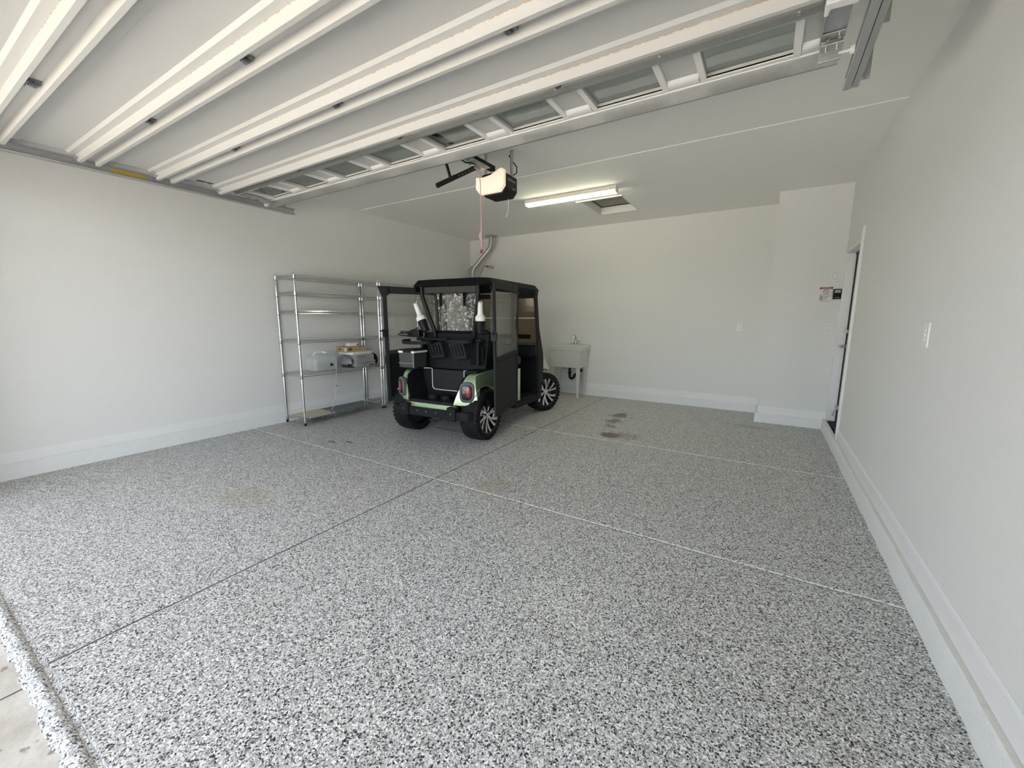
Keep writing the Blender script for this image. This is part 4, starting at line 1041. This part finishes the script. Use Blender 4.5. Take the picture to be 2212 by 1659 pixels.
# bag rack
f = MB(); f.box(-.44, .44, .03, .085, 1.060, 1.095); f.box(-.40, -.36, .06, .14, .80, 1.09); f.box(.36, .40, .06, .14, .80, 1.09); f.build('rack_bar', 'matte', CART, bevel=.008)
def loop(cx, hx, y0, y1, z):
    pts = [(cx - hx, y1, z)] + [(cx - hx * math.cos(PI * k / 12), (y0 + .09) - .09 * math.sin(PI * k / 12) if True else 0, z - .010 * math.sin(PI * k / 12)) for k in range(13)] + [(cx + hx, y1, z)]
    f = MB(); f.strip(pts, (.020, .005), (0, 0, 1)) if False else None
    rings = []
    P_ = [Vector(p) for p in pts]
    for i, p in enumerate(P_):
        d = (P_[min(i + 1, len(P_) - 1)] - P_[max(i - 1, 0)]); d.z = 0; d.normalize(); w = Vector((-d.y, d.x, 0)) * .006
        up = Vector((0, 0, .020))
        rings.append([p + w + up, p - w + up, p - w - up, p + w - up])
    f.rings(rings); return f.build('bag_loop', 'matte', CART, bevel=.003)
loop(-.36, .20, -.15, .06, 1.052); loop(.20, .17, -.10, .06, 1.075)
f = MB(); f.box(-.52, -.20, -.06, .06, 1.030, 1.040); f.build('rack_tray', 'matte', CART)
for cx in (-.170, .135):
    f = MB(); m = Matrix.Translation((cx, .005, 1.045)) @ Matrix.Rotation(R(14), 4, 'X') @ Matrix.Rotation(R(-6), 4, 'Y')
    w, h = .105, .185
    xs = [-w] + [v for k in range(4) for v in (-w + .035 + .042 * k, -w + .051 + .042 * k)] + [w]
    f.box(-w, w, -.005, .005, -.030, .0, m); f.box(-w * .8, w, -.005, .005, -h, -h + .035, m)
    for i in range(0, len(xs), 2): f.box(xs[i] + (.012 if i == 0 else 0), xs[i + 1], -.005, .005, -h + .03, -.028, m)
    f.build('strap_panel', 'charcoal', CART, bevel=.002)
# enclosure doors
def enclosure_door(hx, hy, nx_, ny, Lb, Lt, label):
    a = math.atan2(ny - hy, nx_ - hx)
    e = thing_part('enclosure_door', CART, (hx, hy, .29), a)
    zt = 1.405; t = .013
    f = MB()
    P_ = lambda u, z: (u, z)
    outer = [(0, 0), (Lb, 0), (Lt - .01, zt - .07), (Lt - .06, zt), (0, zt)]
    bars = [[(0, 0), (Lb, 0), (Lb, .05), (0, .05)], [(0, zt - .085), (Lt - .035, zt - .085), (Lt - .075, zt), (0, zt)],
            [(Lb - .048, 0), (Lb, 0), (Lt - .004, zt - .10), (Lt - .055, zt - .10)], [(Lt - .055, zt - .105), (Lt - .004, zt - .105), (Lt - .02, zt - .045), (Lt - .07, zt), (Lt - .09, zt - .06)] if hx > 0 else [(Lt - .055, zt - .115), (Lt - .002, zt - .13), (Lt + .055, zt), (Lt - .10, zt), (Lt - .10, zt - .085)],
            [(0, 0), (.042, 0), (.042, zt), (0, zt)], [(.03, .62), (Lb - .02, .585), (Lb - .02, .632), (.03, .668)]]
    for b in bars: f.prism(b, 'y', -t, t)
    f.build('door_frame', 'canvas', e, bevel=.008)
    f = MB(); f.prism([(.03, .03), (Lb - .02, .03), (Lb - .01, .60), (.03, .64)], 'y', -.004, .004); f.build('lower_panel', 'canvasdark' if hx < 0 else 'canvas', e)
    f = MB(); nxx, nzz = 16, 22; g = []
    for j in range(nzz + 1):
        row = []
        for i in range(nxx + 1):
            u, v = i / nxx, j / nzz
            uu = .03 + (Lb - .06 + (Lt - Lb) * v) * u
            fold = .016 * math.sin(16 * u + 9 * v) * (1 - u) ** 1.0 * math.sin(PI * min(1, v * 1.1)) + .005 * math.sin(30 * u + 2 * v)
            row.append(f.bm.verts.new((uu, fold * (1 if hx > 0 else .4), .655 - .03 * u + (zt - .08 - .655) * v)))
        g.append(row)
    for j in range(nzz):
        for i in range(nxx): f.face([g[j][i], g[j][i + 1], g[j + 1][i + 1], g[j + 1][i]])
    lbl(f.build('door_window', 'doorfilm', e, smooth=True), 'milky clear plastic window')
    f = MB(); zb = .90; u = Lb + (Lt - Lb) * .6
    f.box(u - .03, u + .012, -.03, .03, zb - .10, zb - .01); f.box(u, u + .055, -.008, .008, zb - .035, zb - .018); f.build('latch', 'black', e, bevel=.003)
    f = MB(); f.box(.30, .36, -.018, .018, zt - .045, zt - .01) if hx < 0 else f.box(.16, .20, -.02, .02, zt - .05, zt + .004); f.build('strap_clip', 'black', e)
    return lbl(e, label)
enclosure_door(.565, .675, .705, -.12, .80, .865, 'charcoal door swung open on the right side')
enclosure_door(-.560, .680, -.905, .0, .76, .775, 'dark door swung open on the left side')

# ------------------------------------------------------------------ loose things on the cart
def cart_pt(p): return abs_matrix(CART) @ Vector(p)
def sand_bottle(label, base, tip):
    b, t = cart_pt(base), cart_pt(tip)
    o = thing('sand_bottle', label, 'bottle', b, 0, 'sand bottles on the golf cart')
    ax = (t - b); Lh = ax.length; ax.normalize()
    f = MB(); f.lathe([(.145 * k, r) for k, r in ((.92, .050), (.98, .056), (1.22, .056), (1.30, .046), (1.42, .033), (1.55, .030), (1.95, .028))], (0, 0, 0), ax, 24); 
    f.tube([ax * .27, ax * (Lh - .045), ax * (Lh - .02) + Vector((.006, -.006, 0)), ax * Lh + Vector((.014, -.016, 0))], [.028, .027, .026, .022], 18); sp = f.build('spout', 'bottle', o, smooth=True)
    f = MB(); q = ax * (Lh + .001) + Vector((.014, -.016, .001)); dq = (ax + Vector((.45, -.55, 0))).normalized(); f.cyl(q, q + dq * .002, .016, None, 14); lbl(f.build('opening', plain('spout inside', (.45, .38, .35), .7), sp), 'open tip of the spout')
    f = MB(); f.lathe([(.0, .041), (.02, .043), (.135, .052), (.137, .046)], (0, 0, 0), ax, 24); f.build('holder_cup', 'black', o, smooth=True)
    return o
sand_bottle('white sand bottle leaning outward on the cart rear left strut', (-.336, .080, 1.165), (-.482, .080, 1.490))
sand_bottle('upright white sand bottle beside the cart right rear strut', (.398, .10, 1.155), (.412, .08, 1.490))
# cooler
o = thing('cooler', 'small dark grey cooler with a silver lid edge on the left of the cart rear', 'cooler', cart_pt((-.408, -.075, .764)), R(4.62))
f = MB(); f.rings([rrect(.105, .120, .02, 0), rrect(.112, .126, .022, .165)]); f.build('body', plain('slate plastic', (.042, .048, .048), .45), o, bevel=.003)
f = MB(); f.rings([rrect(.116, .130, .022, .165), rrect(.117, .131, .022, .187)]); lbl(f.build('lid_edge', 'bottle', o), 'bright silver lid band')
f = MB(); f.rings([rrect(.114, .128, .022, .188), rrect(.112, .126, .022, .200), rrect(.10, .114, .02, .205)]); f.build('lid', 'black', o)
f = MB(); f.box(-.035, .085, -.134, -.126, .166, .190); f.build('handle', 'matte', o, bevel=.003)
f = MB(); f.box(-.108, .110, -.126, -.118, .045, .052); f.box(.106, .115, -.126, -.116, 0, .16); f.build('corner_trim', 'slot', o)
f = MB(); f.box(-.36, -.30, .05, .14, .74, .763); f.box(-.50, -.30, -.16, .06, .752, .763); f.build('cooler_bracket', 'blackmetal', CART)
# cable bundle
o = thing('charger_cable', 'coiled black charger cable on the left of the cart bag rack', 'cable', cart_pt((-.455, .035, 1.098)), R(4.62))
f = MB(); f.box(-.065, .065, -.02, .07, 0, .085); f.box(-.125, -.072, .0, .06, 0, .05); f.build('adapter', 'black', o, bevel=.01)
f = MB()
rnd = random.Random(9)
pts = [(.02, .02, .07)]
for k in range(60):
    a = k * .42
    pts.append((-.11 + .16 * math.cos(a) + .03 * math.sin(a * .37), .02 + .045 * math.sin(a), .032 + .03 * math.sin(a * .61) * (1 if k < 40 else .5) + .05 * max(0, math.cos(a)) ** 2))
f.tube(pts, .0045, 6); f.build('cord', 'black', o, smooth=True)

# ------------------------------------------------------------------ camera
yaw, pitch, roll = .5548, .15854, .00413
fw = Vector((-math.sin(yaw) * math.cos(pitch), math.cos(yaw) * math.cos(pitch), -math.sin(pitch)))
r0 = Vector((math.cos(yaw), math.sin(yaw), 0)); u0 = r0.cross(fw)
c, s = math.cos(roll), math.sin(roll)
rv, uv = c * r0 + s * u0, -s * r0 + c * u0
cam = D.cameras.new('camera'); cam.sensor_fit = 'HORIZONTAL'; cam.sensor_width = 36; cam.lens = 879.14 / 2212 * 36
cam.clip_start = .02; cam.clip_end = 200
co = D.objects.new('camera', cam); COL.objects.link(co)
mw = Matrix((rv, uv, -fw)).transposed().to_4x4(); mw.translation = (0, 0, 1.3125)
co.matrix_world = mw
SC.camera = co

# ------------------------------------------------------------------ light
w = D.worlds.new('sky'); SC.world = w; w.use_nodes = True
nt = w.node_tree; bg = nt.nodes['Background']
sky = nt.nodes.new('ShaderNodeTexSky')
sky.sky_type = 'NISHITA'; sky.sun_disc = False; sky.sun_elevation = R(60); sky.sun_rotation = R(-10); sky.air_density = 1.; sky.dust_density = 2.5; sky.ozone_density = 1.
hs = nt.nodes.new('ShaderNodeHueSaturation'); hs.inputs['Saturation'].default_value = .48
nt.links.new(sky.outputs[0], hs.inputs['Color'])
tint = nt.nodes.new('ShaderNodeMix'); tint.data_type = 'RGBA'; tint.blend_type = 'MULTIPLY'; tint.inputs[0].default_value = 1
tint.inputs[7].default_value = (1., 1., .985, 1)
nt.links.new(hs.outputs[0], tint.inputs[6])
nt.links.new(tint.outputs[2], bg.inputs[0]); bg.inputs[1].default_value = .37
sun = D.lights.new('sun', 'SUN'); sun.energy = 10.5; sun.angle = R(.6); sun.color = (1., .95, .86)
so = D.objects.new('sun', sun); COL.objects.link(so)
dv = Vector((.25, -1, 0)).normalized() * math.cos(R(60)) - Vector((0, 0, math.sin(R(60))))
so.rotation_euler = dv.to_track_quat('-Z', 'Y').to_euler(); so.location = (0, 10, 12)

SC.view_settings.view_transform = 'Standard'; SC.view_settings.look = 'None'
SC.view_settings.exposure = 1.60; SC.view_settings.gamma = 1.0; SC.view_settings.use_curve_mapping = False
cy = SC.cycles
cy.max_bounces = 10; cy.diffuse_bounces = 6; cy.glossy_bounces = 4; cy.transparent_max_bounces = 16; cy.transmission_bounces = 6
cy.caustics_reflective = False; cy.caustics_refractive = False
